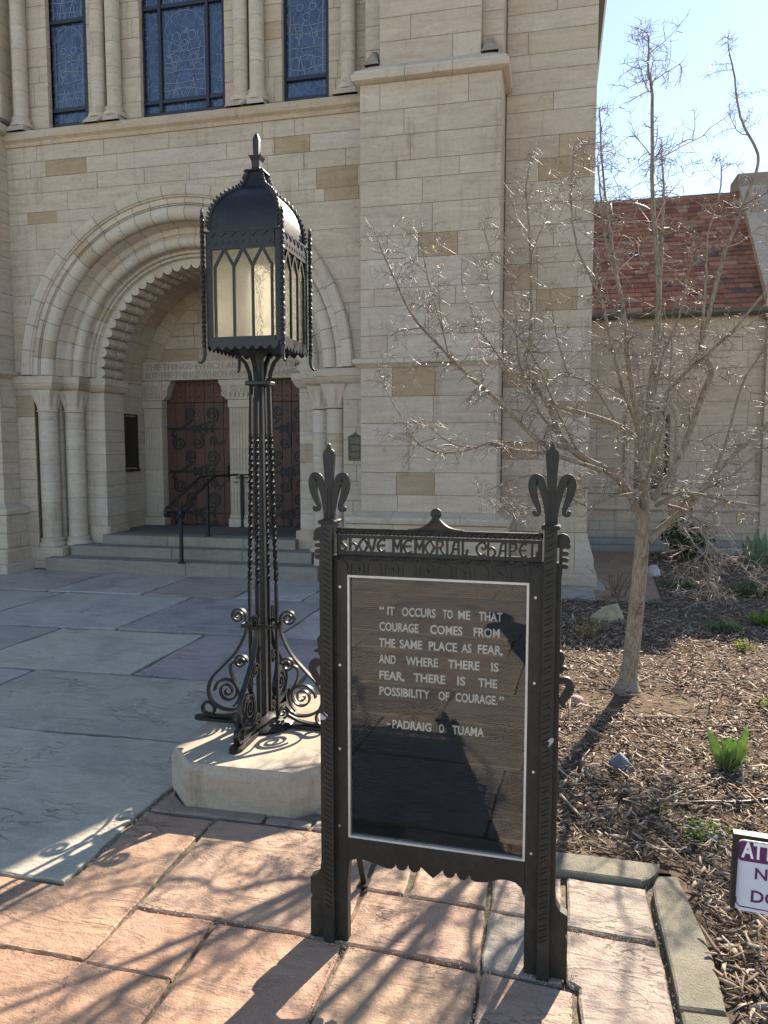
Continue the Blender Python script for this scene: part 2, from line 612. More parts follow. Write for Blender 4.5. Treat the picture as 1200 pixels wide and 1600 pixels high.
M = {}
M['stone'] = mat_stone("limestone_block")
M['arch'] = mat_stone("dressed_limestone", 0.5)
M['mortar'] = mat_plain("mortar", (0.25, 0.20, 0.155), 0.95, 0.1, 0, 60, 0.3, 0.3, 0.004)
M['flag'] = mat_flag("split_sandstone")
M['grout'] = mat_ground("sandy_joint", (0.10, 0.085, 0.065), (0.34, 0.29, 0.22), 90)
M['grout_dark'] = mat_ground("earthy_joint", (0.035, 0.035, 0.03), (0.13, 0.125, 0.10), 70)
M['soil'] = mat_ground("mulch_soil", (0.045, 0.032, 0.024), (0.23, 0.17, 0.12), 55)
M['gravel'] = mat_ground("pink_gravel", (0.24, 0.155, 0.115), (0.44, 0.31, 0.23), 120)
M['concrete'] = mat_ground("concrete", (0.21, 0.195, 0.155), (0.32, 0.30, 0.24), 160)
M['apron'] = mat_ground("grey_concrete", (0.34, 0.31, 0.26), (0.46, 0.42, 0.35), 150)
M['chip'] = mat_attr("bark_chip", 0.75, 0.25, 60, 0.4, 0.3, 0.002)
M['iron'] = mat_plain("black_painted_iron", (0.025, 0.023, 0.019), 0.5, 0.38, 0.0, 70, 0.3, 0.25, 0.0015, age=(0.050, 0.043, 0.034))
M['groove_shade'] = mat_plain("groove_shade_black", (0.008, 0.008, 0.008), 0.6, 0.3)
M['lampiron'] = mat_plain("wrought_lamp_iron", (0.014, 0.0145, 0.016), 0.44, 0.45, 0.0, 60, 0.3, 0.25, 0.0015, age=(0.036, 0.033, 0.029))
M['chipmark'] = mat_plain("bare_primer", (0.42, 0.40, 0.43), 0.7)
M['alu'] = mat_plain("aluminium_trim", (0.62, 0.59, 0.54), 0.42, 0.5, 0.25, 30, 0.12, 0.05)
M['steel'] = mat_plain("screw_steel", (0.6, 0.58, 0.55), 0.3, 0.5, 0.9)
M['letters'] = mat_plain("white_letter_plastic", (0.90, 0.89, 0.87), 0.5, 0.4, 0, 40, 0.05)
M['door'] = mat_attr("stained_oak", 0.55, 0.35, 50, 0.4, 0.3, 0.003)
M['doormetal'] = mat_plain("forged_hinge_iron", (0.012, 0.012, 0.013), 0.55, 0.4)
M['tile'] = mat_attr("clay_tile", 0.85, 0.15, 14, 0.3, 0.3, 0.004)
M['frame'] = mat_plain("dark_bronze_frame", (0.012, 0.017, 0.028), 0.42, 0.5)
M['gutter'] = mat_plain("weathered_copper", (0.09, 0.095, 0.07), 0.6, 0.4)
M['glass'] = mat_sheet_glass()
M['amber'] = mat_lantern_glass()
M['lead'] = mat_stained()
M['bark'] = mat_bark()
M['darkglass'] = mat_plain("dark_window_glass", (0.02, 0.024, 0.028), 0.12, 0.6)
M['leaf'] = mat_leaf("leaf", (1.5, 1.5, 1.5), 0.5)
M['rock'] = mat_attr("garden_rock", 0.8, 0.3, 14, 0.45, 0.6, 0.015)
M['hose'] = mat_plain("black_poly_pipe", (0.03, 0.03, 0.032), 0.35, 0.5)
M['signplate'] = mat_plain("white_enamel", (0.66, 0.68, 0.74), 0.35, 0.5, 0, 20, 0.06)
M['purple'] = mat_plain("purple_print", (0.13, 0.03, 0.12), 0.4, 0.4, 0, 20, 0.1)
M['bronze'] = mat_plain("bronze_plaque", (0.06, 0.055, 0.04), 0.45, 0.5, 0.6)
M['bronze_pale'] = mat_plain("bronze_relief", (0.26, 0.23, 0.16), 0.45, 0.5, 0.5)  # paler bronze for the plaque's raised border and line marks
# board of the letter case: fine horizontal grooves
k = NT("grooved_felt_board")
wv = k.n('ShaderNodeTexWave', wave_type='BANDS', bands_direction='Z')
wv.inputs['Scale'].default_value = 50
k.l(k.obj(), wv.inputs['Vector'])
nn = k.noise(k.obj(), 12, 4, 0.6)
M['board'] = k.fin(k.mul((0.016, 0.016, 0.017), k.ramp(nn, [(0.3, (0.7, 0.7, 0.7)), (0.7, (1.2, 1.2, 1.2))])), 0.75, k.bump(wv.outputs['Fac'], 0.25, 0.0012), 0.2)

STONE = (0.50, 0.417, 0.328)
STONE_L = (0.525, 0.45, 0.36)
MORT = (0.27, 0.22, 0.17)
# ------------------------------------------------------------------ ground, paving, kerb, path
def sheet(name, pts, z, mat, label=None):
    mb = MB()
    tri = tessellate_polygon([[Vector((p[0], p[1], 0)) for p in pts]])
    mb.add([(p[0], p[1], z) for p in pts], [tuple(t) for t in tri])
    o = mb.build(name, mat)
    return tag(o, kind='structure', label=label)


sheet("ground", [(-200, -200), (200, -200), (200, 200), (-200, 200)], -0.06, M['apron'])
sheet("paving_bed", [(-14, -12), (0.44, -12), (0.44, 2.85), (-0.72, 2.85), (-0.72, 9.5), (-14, 9.5)], -0.016, M['grout'])
sheet("gravel_path", [(-0.2, 8.0), (1.12, 8.04), (1.22, 9.4), (1.34, 11.95), (-0.2, 11.95)], 0.012, M['gravel'])
mb = MB()
mb.bx(-0.75, 0.60, 8.62, 9.4, -0.03, 0.022, ch=0.006)
mb.bx(0.10, 0.46, 8.02, 8.615, -0.03, 0.019, ch=0.006)
tag(mb.build("concrete_apron", M['apron']), kind='structure')
sheet("flower_bed_soil", [(-0.72, 2.84), (0.46, 2.84), (0.49, -12), (14, -12), (14, 13), (1.0, 13), (-0.72, 13)], 0.0, M['soil'])


def slab_poly(mb, rng, pts, col, gap=0.006, z=0.0, step=0.05, jitter=0.0035):
    """one flagstone: irregular outline, worn arris, slightly uneven height"""
    n = len(pts)
    cx = sum(p[0] for p in pts) / n
    cy = sum(p[1] for p in pts) / n
    # inset by gap along edge normals (axis-aligned polygons)
    P = [Vector((p[0], p[1])) for p in pts]
    area = sum(P[i].x * P[(i + 1) % n].y - P[(i + 1) % n].x * P[i].y for i in range(n))
    if area < 0:
        P.reverse()
    lines = []
    for i in range(n):
        a, b = P[i], P[(i + 1) % n]
        d = (b - a).normalized()
        nr = Vector((-d.y, d.x))
        lines.append((a + nr * gap, d, nr))
    Q = []
    for i in range(n):
        (p1, d1, _), (p2, d2, _) = lines[i - 1], lines[i]
        den = d1.x * d2.y - d1.y * d2.x
        t = ((p2 - p1).x * d2.y - (p2 - p1).y * d2.x) / den
        Q.append(p1 + d1 * t)
    ring = []
    for i in range(n):
        a, b = Q[i], Q[(i + 1) % n]
        L = (b - a).length
        m = max(2, int(L / step))
        nr = lines[i][2]
        ph = rng.uniform(0, 6)
        for j in range(m):
            t = j / m
            w = jitter * (1.3 * math.sin(ph + t * L * 7) + rng.uniform(-0.8, 0.8))
            corner = 0.004 if j == 0 else 0
            ring.append((a + (b - a) * t + nr * w + (Vector((cx, cy)) - a).normalized() * corner, nr))
    zz = z + rng.uniform(-0.002, 0.002)
    tx, ty = rng.uniform(-0.003, 0.003), rng.uniform(-0.003, 0.003)
    def Z(p): return zz + tx * (p.x - cx) + ty * (p.y - cy)
    m = len(ring)
    v = []
    for p, nr in ring:
        q = p + nr * (0.006 + rng.uniform(0, 0.003))
        v.append((q.x, q.y, Z(q)))
    for p, nr in ring:
        v.append((p.x, p.y, Z(p) - 0.005))
    for p, nr in ring:
        v.append((p.x, p.y, Z(p) - 0.05))
    tri = tessellate_polygon([[Vector((q[0], q[1], 0)) for q in v[:m]]])
    f = [tuple(t) for t in tri]
    for k in (0, 1):
        for i in range(m):
            j = (i + 1) % m
            f.append((k * m + i, k * m + m + i, k * m + m + j, k * m + j))
    mb.add(v, f, col)


rng = random.Random(11)
PINKS = [(0.43, 0.268, 0.178), (0.42, 0.275, 0.19), (0.40, 0.257, 0.182), (0.45, 0.295, 0.198)]
PALES = [(0.43, 0.40, 0.37), (0.46, 0.40, 0.36)]
GREYS = [(0.42, 0.40, 0.365), (0.39, 0.385, 0.365), (0.41, 0.38, 0.35), (0.44, 0.42, 0.37), (0.36, 0.35, 0.345)]


def rect(x0, x1, y0, y1):
    return [(x0, y0), (x1, y0), (x1, y1), (x0, y1)]


pk = MB()
def pink(pts, c=None): slab_poly(pk, rng, pts, jit(rng, c or rng.choice(PINKS), 0.06), 0.0055)
pink([(-1.74, 2.265), (-2.7, 2.265), (-2.7, 1.925), (-1.415, 1.925), (-1.415, 2.84), (-1.74, 2.84)], (0.414, 0.264, 0.183))
pink([(-1.735, 2.845), (-1.2, 2.85), (-1.2, 2.935), (-1.61, 2.925), (-1.735, 3.06)], (0.324, 0.239, 0.194))
pink([(-1.195, 2.85), (-0.98, 2.85), (-0.98, 2.925), (-1.195, 2.925)], (0.297, 0.239, 0.203))
pink([(-0.975, 2.85), (-0.76, 2.85), (-0.76, 2.925), (-0.975, 2.925)], (0.360, 0.281, 0.227))
pink([(-1.41, 2.205), (-0.655, 2.19), (-0.655, 2.845), (-1.41, 2.842)], (0.432, 0.298, 0.215))
pink(rect(-1.41, -1.1, 1.905, 2.20), (0.405, 0.255, 0.178))
pink([(-1.095, 1.55), (-0.64, 1.55), (-0.64, 2.19), (-1.095, 2.195)], (0.432, 0.272, 0.190))
pink(rect(-0.65, -0.495, 2.485, 2.73), (0.396, 0.281, 0.211))
pink(rect(-0.49, -0.2, 2.475, 2.73), (0.423, 0.298, 0.219))
pink(rect(-0.195, 0.06, 2.455, 2.73), (0.378, 0.281, 0.227))
pink([(-0.65, 2.185), (-0.2, 2.165), (-0.2, 2.47), (-0.65, 2.48)], (0.414, 0.281, 0.203))
pink([(-0.195, 2.165), (0.055, 2.15), (0.055, 2.45), (-0.195, 2.465)], (0.342, 0.306, 0.259))
pink([(-0.635, 1.45), (-0.195, 1.45), (-0.195, 2.155), (-0.635, 2.18)], (0.414, 0.281, 0.203))
pink([(-0.19, 1.45), (0.088, 1.45), (0.088, 2.14), (-0.19, 2.155)], (0.378, 0.272, 0.207))
pink([(0.065, 2.42), (0.362, 2.415), (0.362, 2.725), (0.065, 2.735)], (0.342, 0.285, 0.239))
pink([(0.098, 1.45), (0.362, 1.45), (0.362, 2.405), (0.062, 2.415), (0.062, 2.17), (0.098, 2.15)], (0.342, 0.276, 0.227))
pink(rect(-1.75, -1.1, 1.30, 1.92), (0.423, 0.264, 0.178))
pink(rect(-2.5, -1.755, 1.30, 1.92), (0.414, 0.255, 0.178))
def fill_rows(fn, x0, x1, y0, y1, hmin, hmax, lmin, lmax):
    y = y1
    while y > y0 + 0.01:
        h = rng.uniform(hmin, hmax)
        ya = max(y0, y - h)
        if ya - y0 < hmin * 0.5: ya = y0
        x = x1
        while x > x0 + 0.01:
            L = rng.uniform(lmin, lmax)
            xa = max(x0, x - L)
            if xa - x0 < lmin * 0.5: xa = x0
            fn(rect(xa + 0.0, x - 0.0, ya, y))
            x = xa
        y = ya
BEH = [(0.43, 0.375, 0.315), (0.41, 0.36, 0.31), (0.45, 0.385, 0.32), (0.40, 0.36, 0.325)]
def plaza(pts): slab_poly(pk, rng, pts, jit(rng, rng.choice(BEH), 0.05), 0.005)
fill_rows(pink, -2.5, -1.1, 0.7, 1.295, 0.5, 0.6, 0.6, 1.0)
fill_rows(plaza, -2.5, -1.1, 0.2, 0.695, 0.5, 0.6, 0.6, 1.0)
fill_rows(plaza, -1.095, 0.36, 0.2, 1.445, 0.5, 0.7, 0.5, 0.9)
fill_rows(pink, -8.5, -2.705, 0.2, 2.26, 0.5, 0.8, 0.7, 1.3)
fill_rows(plaza, -8.5, 0.36, -9, 0.195, 0.5, 0.9, 0.7, 1.4)
tag(pk.build("pink_sandstone_paving", M['flag']), kind='structure')

gk = MB()
def grey(pts, c=None): slab_poly(gk, rng, pts, jit(rng, c or rng.choice(GREYS), 0.07), 0.011, 0.0, 0.06, 0.006)
grey([(-3.9, 2.27), (-1.745, 2.27), (-1.745, 3.58), (-3.9, 3.53)], (0.489, 0.443, 0.365))
grey([(-6.4, 2.27), (-3.91, 2.27), (-3.91, 3.53), (-6.4, 3.5)])
grey([(-3.67, 3.54), (-1.9, 3.585), (-1.3, 3.6), (-1.3, 4.6), (-2.93, 4.605), (-3.67, 4.57)], (0.438, 0.401, 0.333))
grey([(-6.2, 3.51), (-3.68, 3.54), (-3.68, 4.56), (-6.2, 4.5)], (0.408, 0.387, 0.365))
grey([(-1.29, 3.0), (-0.76, 3.0), (-0.76, 4.6), (-1.29, 4.6)])
grey([(-2.93, 4.615), (-1.7, 4.62), (-1.7, 5.84), (-2.93, 5.785)], (0.365, 0.332, 0.320))
grey([(-1.69, 4.62), (-0.76, 4.62), (-0.76, 5.86), (-1.69, 5.84)])
grey([(-4.32, 4.56), (-2.94, 4.61), (-2.94, 5.78), (-4.31, 5.72)], (0.474, 0.443, 0.384))
grey([(-6.6, 4.51), (-4.33, 4.56), (-4.32, 5.71), (-6.6, 5.65)], (0.380, 0.352, 0.320))
grey([(-3.81, 5.79), (-2.3, 5.84), (-2.3, 7.34), (-3.81, 7.3)], (0.335, 0.311, 0.307))
grey([(-2.29, 5.84), (-0.76, 5.87), (-0.76, 7.4), (-2.29, 7.34)], (0.423, 0.394, 0.371))
grey([(-5.37, 5.69), (-3.82, 5.78), (-3.82, 7.29), (-5.37, 7.2)], (0.438, 0.415, 0.378))
grey([(-7.6, 5.64), (-5.38, 5.69), (-5.38, 7.19), (-7.6, 7.1)], (0.438, 0.415, 0.371))
for x0, x1, c in ((-8.2, -5.65, (0.423, 0.394, 0.352)), (-5.64, -4.47, (0.453, 0.429, 0.384)), (-4.46, -3.4, (0.394, 0.360, 0.320)), (-3.39, -2.6, (0.453, 0.435, 0.416)), (-2.59, -0.76, (0.408, 0.394, 0.384))):
    ya, yb = 7.36 + 0.036 * (x0 + 2.4), 7.36 + 0.036 * (x1 + 2.4)
    grey([(x0, ya), (x1, yb), (x1, 8.55), (x0, 8.55)], c)
fill_rows(grey, -12.5, -6.61, 2.27, 8.5, 0.9, 1.4, 1.2, 2.0)
tag(gk.build("grey_flagstone_paving", M['flag']), kind='structure')

kb = MB()
def kslab(pts, z=0.022): slab_poly(kb, rng, pts, (1, 1, 1), 0.003, z, 0.09, 0.0015)
kslab([(-0.74, 2.735), (0.345, 2.735), (0.40, 2.79), (0.43, 2.875), (-0.74, 2.875)])
kslab([(0.375, 2.10), (0.505, 2.115), (0.515, 2.45), (0.475, 2.80), (0.405, 2.785), (0.375, 2.70)])
kslab([(0.375, 0.9), (0.505, 0.9), (0.505, 2.11), (0.375, 2.095)])
kslab([(0.375, -3), (0.505, -3), (0.505, 0.895), (0.375, 0.895)])
kslab([(-0.745, 2.88), (-0.645, 2.88), (-0.645, 8.0), (-0.745, 8.0)])
tag(kb.build("concrete_kerb", M['concrete']), kind='structure')

def grit(n, segs, spread, zz):
    g = np.random.default_rng(8)
    V, F = [], []
    for i in range(n):
        x0, y0, x1, y1 = segs[g.integers(len(segs))]
        t = g.uniform(); 
        x = x0 + (x1 - x0) * t + g.normal(0, spread); y = y0 + (y1 - y0) * t + g.normal(0, spread)
        r_ = 0.0010 + 0.0032 * g.uniform() ** 2.5
        o_ = len(V)
        for a in range(3):
            q_ = a * 2.094 + g.uniform(0, 0.8)
            V.append((x + r_ * math.cos(q_), y + r_ * math.sin(q_), zz))
        V.append((x + g.normal(0, r_ * 0.3), y + g.normal(0, r_ * 0.3), zz + r_ * g.uniform(0.7, 1.4)))
        F += [(o_, o_ + 1, o_ + 3), (o_ + 1, o_ + 2, o_ + 3), (o_ + 2, o_, o_ + 3)]
    m_ = MB(); m_.add(V, F, (0.48, 0.42, 0.32))
    return m_
gm_ = grit(4200, [(-1.41, 1.3, -1.41, 2.84), (-1.1, 1.3, -1.1, 2.2), (-2.4, 1.92, -1.1, 1.91), (-1.41, 2.205, -0.65, 2.19), (-0.64, 2.17, 0.05, 2.15), (-0.64, 1.45, -0.64, 2.18),
                   (-0.65, 2.48, 0.06, 2.46), (-0.195, 1.45, -0.195, 2.73), (0.08, 1.5, 0.08, 2.2), (0.368, 1.5, 0.37, 2.74), (0.06, 2.41, 0.36, 2.41), (-1.73, 2.265, -1.73, 3.0), (-0.72, 2.18, -0.60, 2.18)], 0.009, 0.001)
tag(gm_.build("sandy_grit", M['chip']), "pale sandy grit spilling from the joints of the pink paving", "grit", kind='stuff')

# bark mulch: loose chips, nobody could count them
nr = np.random.default_rng(5)
def in_bed(x, y):
    a = (y > 2.89) & (x > -0.63) & ~((y > 8.03) & (x < 1.16 + 0.05 * (y - 8)))
    b = (x > 0.515) & (y <= 2.89)
    k = (x > 0.405 + 0.12) | (y > 2.89)
    return (a | b) & k
def chips(n, x0, x1, y0, y1, l0, l1, thin):
    x = nr.uniform(x0, x1, n); y = nr.uniform(y0, y1, n)
    k = in_bed(x, y)
    # bare sandy patch round the tree foot
    d = np.hypot((x - 0.55) / 1.0, (y - 4.78) / 0.62)
    k &= ~((d < 0.42) & (nr.uniform(0, 1, n) < 0.72))
    x, y = x[k], y[k]; n = len(x)
    L = nr.uniform(0, 1, n) ** 2.0 * (l1 - l0) + l0
    W = np.where(nr.uniform(0, 1, n) < thin, L * 0.06 + 0.0012, np.minimum(L * nr.uniform(0.12, 0.42, n), 0.014))
    T = np.clip(W * 0.28, 0.0008, 0.004)
    yaw = nr.uniform(0, 2 * np.pi, n); tilt = nr.normal(0, 0.26, n); roll = nr.normal(0, 0.6, n)
    z = 0.006 + nr.uniform(0, 0.022, n) + np.abs(np.sin(tilt)) * L * 0.5
    ax = np.stack([np.cos(yaw) * np.cos(tilt), np.sin(yaw) * np.cos(tilt), np.sin(tilt)], 1)
    sdv = np.stack([-np.sin(yaw), np.cos(yaw), np.zeros(n)], 1)
    upv = np.cross(ax, sdv)
    s2 = sdv * np.cos(roll)[:, None] + upv * np.sin(roll)[:, None]
    u2 = np.cross(ax, s2)
    c = np.stack([x, y, z], 1)
    out = []
    bend = nr.normal(0, 0.06, n) * L
    for sx in (-1, 0, 1):
        w = W * (1.0 if sx == 0 else 0.55)
        off = ax * (sx * L / 2)[:, None] + u2 * (bend if sx == 0 else 0 * bend)[:, None]
        for sy, su in ((-1, -1), (1, -1), (1, 1), (-1, 1)):
            out.append(c + off + s2 * (sy * w / 2)[:, None] + u2 * (su * T / 2)[:, None])
    V = np.stack(out, 1)
    pal = np.array([(0.42, 0.325, 0.24), (0.29, 0.205, 0.145), (0.20, 0.138, 0.10), (0.46, 0.40, 0.33), (0.10, 0.07, 0.052), (0.36, 0.285, 0.22), (0.25, 0.205, 0.17)])
    pc = pal[nr.choice(len(pal), n, p=[.18, .2, .2, .09, .14, .1, .09])] * nr.uniform(0.75, 1.2, n)[:, None]
    return V, pc
sets = [chips(24000, -0.7, 2.6, 2.85, 4.6, 0.008, 0.065, 0.55), chips(13000, 0.5, 1.9, 1.2, 2.9, 0.008, 0.08, 0.6),
        chips(20000, -0.7, 3.4, 4.6, 7.0, 0.010, 0.075, 0.45), chips(30000, -0.7, 4.2, 6.6, 12.4, 0.014, 0.09, 0.4),
        chips(3000, 1.9, 6.0, 1.0, 7.0, 0.02, 0.09, 0.3), chips(1300, -0.5, 2.0, 1.6, 5.5, 0.06, 0.2, 0.95)]
V = np.concatenate([s[0] for s in sets]); PC = np.concatenate([s[1] for s in sets])
n = len(V)
quads = np.array([(0, 1, 5, 4), (1, 2, 6, 5), (2, 3, 7, 6), (3, 0, 4, 7), (4, 5, 9, 8), (5, 6, 10, 9), (6, 7, 11, 10), (7, 4, 8, 11), (3, 2, 1, 0), (8, 9, 10, 11)])
F = (np.arange(n)[:, None, None] * 12 + quads[None]).reshape(-1, 4)
me = bpy.data.meshes.new("bark_mulch")
me.vertices.add(n * 12); me.vertices.foreach_set('co', V.reshape(-1).astype(np.float32))
me.loops.add(F.size); me.loops.foreach_set('vertex_index', F.ravel().astype(np.int32))
me.polygons.add(len(F)); me.polygons.foreach_set('loop_start', (np.arange(len(F)) * 4).astype(np.int32))
me.materials.append(M['chip'])
ca = me.color_attributes.new('Col', 'FLOAT_COLOR', 'CORNER')
cc = np.ones((n, 4), dtype=np.float32); cc[:, :3] = PC
ca.data.foreach_set('color', np.repeat(cc, 40, axis=0).ravel())
me.update(); me.validate()
o = bpy.data.objects.new("bark_mulch", me); COL.objects.link(o)
tag(o, "brown shredded bark mulch covering the garden bed", "mulch", kind='stuff')

# ------------------------------------------------------------------ the chapel
chapel = thing("stone_chapel", "limestone chapel with round arched portal, leaded windows and side wing under red tiles", "building", (-4.69, 8.7, 0))
CX, ZS = -4.69, 2.60
YF = 8.70


def stone_col(rng, base=STONE):
    t = rng.random()
    if t < 0.03: return jit(rng, (base[0] * 0.88, base[1] * 0.82, base[2] * 0.74), 0.05)
    if t < 0.18: return jit(rng, (base[0] * 1.03, base[1] * 1.05, base[2] * 1.09), 0.04)
    return jit(rng, base, 0.05)


def courses(rng, z0, z1, hs=(0.15, 0.2, 0.24, 0.26, 0.28, 0.31, 0.33)):
    out, z = [], z0
    while z < z1 - 0.001:
        h = rng.choice(hs)
        if z1 - (z + h) < 0.11: h = z1 - z
        out.append((z, min(z1, z + h)))
        z += h
    return out


def ashlar(mb, rng, mapf, s0, s1, z0, z1, lmin=0.4, lmax=1.7, hole=None, cs=None, tans=(), gap=0.0022, ch=0.0032, deep=0.02):
    """random-length coursed blocks. mapf(s, d, z): d is depth outwards (0 = face)."""
    for (za, zb) in (cs or courses(rng, z0, z1)):
        s = s0
        first = True
        while s < s1 - 0.001:
            L = rng.uniform(lmin, lmax) * (rng.uniform(0.3, 0.9) if first else 1)
            first = False
            if s1 - (s + L) < lmin * 0.5: L = s1 - s
            sa, sb = s, min(s1, s + L)
            s = sb
            col = stone_col(rng)
            for (tx, tz) in tans:
                if sa <= tx <= sb and za <= tz <= zb:
                    if tx - 0.24 - sa > 0.1:
                        sb = tx - 0.24; s = sb
                    else:
                        sb = min(sb, sa + rng.uniform(0.42, 0.6)); s = sb
                        col = jit(rng, (STONE[0] * 0.78, STONE[1] * 0.70, STONE[2] * 0.59), 0.05)
                    break
            cells = [(sa + gap, sb - gap, za + gap, zb - gap, True)]
            if hole:
                r0 = hole['r']
                near = (sa < hole['c'] + r0 and sb > hole['c'] - r0) and za < hole['z'] + r0
                if near:
                    cells = []
                    m = max(1, int((sb - sa) / 0.035))
                    for q in range(m):
                        xa = sa + gap + (sb - sa - 2 * gap) * q / m
                        xb = sa + gap + (sb - sa - 2 * gap) * (q + 1) / m
                        xm = max(xa - hole['c'], hole['c'] - xb, 0.0)
                        xm = min(abs(xa - hole['c']), abs(xb - hole['c'])) if (xa - hole['c']) * (xb - hole['c']) > 0 else 0.0
                        top = hole['z'] + math.sqrt(max(0.0, r0 * r0 - xm * xm)) if xm < r0 else -9
                        lo = max(za + gap, top)
                        if lo < zb - gap - 0.004:
                            cells.append((xa, xb, lo, zb - gap, False))
            for (xa, xb, z_a, z_b, full) in cells:
                if full:
                    c = ch
                    v = [mapf(xa, -deep, z_a), mapf(xb, -deep, z_a), mapf(xb, -deep, z_b), mapf(xa, -deep, z_b),
                         mapf(xa, -c, z_a), mapf(xb, -c, z_a), mapf(xb, -c, z_b), mapf(xa, -c, z_b),
                         mapf(xa + c, 0, z_a + c), mapf(xb - c, 0, z_a + c), mapf(xb - c, 0, z_b - c), mapf(xa + c, 0, z_b - c)]
                    f = [(8, 9, 10, 11)]
                    for q in range(4):
                        p = (q + 1) % 4
                        f += [(q, p, p + 4, q + 4), (q + 4, p + 4, p + 8, q + 8)]
                    mb.add(v, f, col, 0)
                else:
                    v = [mapf(xa, 0, z_a), mapf(xb, 0, z_a), mapf(xb, 0, z_b), mapf(xa, 0, z_b),
                         mapf(xa, -deep, z_a), mapf(xb, -deep, z_a), mapf(xb, -deep, z_b), mapf(xa, -deep, z_b)]
                    mb.add(v, [(0, 1, 2, 3), (4, 5, 1, 0), (2, 6, 7, 3)], col, 0)


def face_y(y): return lambda s, d, z: (s, y - d, z)
def face_px(x): return lambda s, d, z: (x + d, s, z)       # faces +X
def face_nx(x): return lambda s, d, z: (x - d, s, z)       # faces -X

SM = [M['stone'], M['mortar']]
rs = random.Random(3)

# main facade wall with the portal opening
mb = MB()
ashlar(mb, rs, face_y(YF), -7.13, CX - 2.17, 0.0, ZS, tans=((-7.0, 2.2),))
ashlar(mb, rs, face_y(YF), CX + 2.17, -2.20, 0.0, ZS, lmin=0.16, lmax=0.4)
ashlar(mb, rs, face_y(YF), -7.13, -2.20, ZS, 5.56, hole=dict(c=CX, z=ZS, r=2.2),
       tans=((-6.6, 4.72), (-3.2, 5.35), (-2.6, 4.95), (-2.5, 4.6), (-6.3, 5.3)))
# mortar core, built round the opening
core = MB()
for xa, xb in ((-7.13, CX - 2.18), (CX + 2.18, -2.20)):
    mb.bx(xa, xb, YF + 0.007, YF + 0.4, 0, ZS, MORT, 1)
N = 56
for i in range(N):
    xa = CX - 2.19 + 4.38 * i / N
    xb = CX - 2.19 + 4.38 * (i + 1) / N
    xm = min(abs(xa - CX), abs(xb - CX))
    top = ZS + math.sqrt(max(0, 2.19 ** 2 - xm * xm))
    mb.bx(xa, xb, YF + 0.007, YF + 0.4, top, 5.56, MORT, 1)
for xa, xb in ((-7.13, CX - 2.19), (CX + 2.19, -2.20)):
    mb.bx(xa, xb, YF + 0.007, YF + 0.4, ZS + 0.001, 5.56, MORT, 1)
mb.build("wall", SM, chapel)

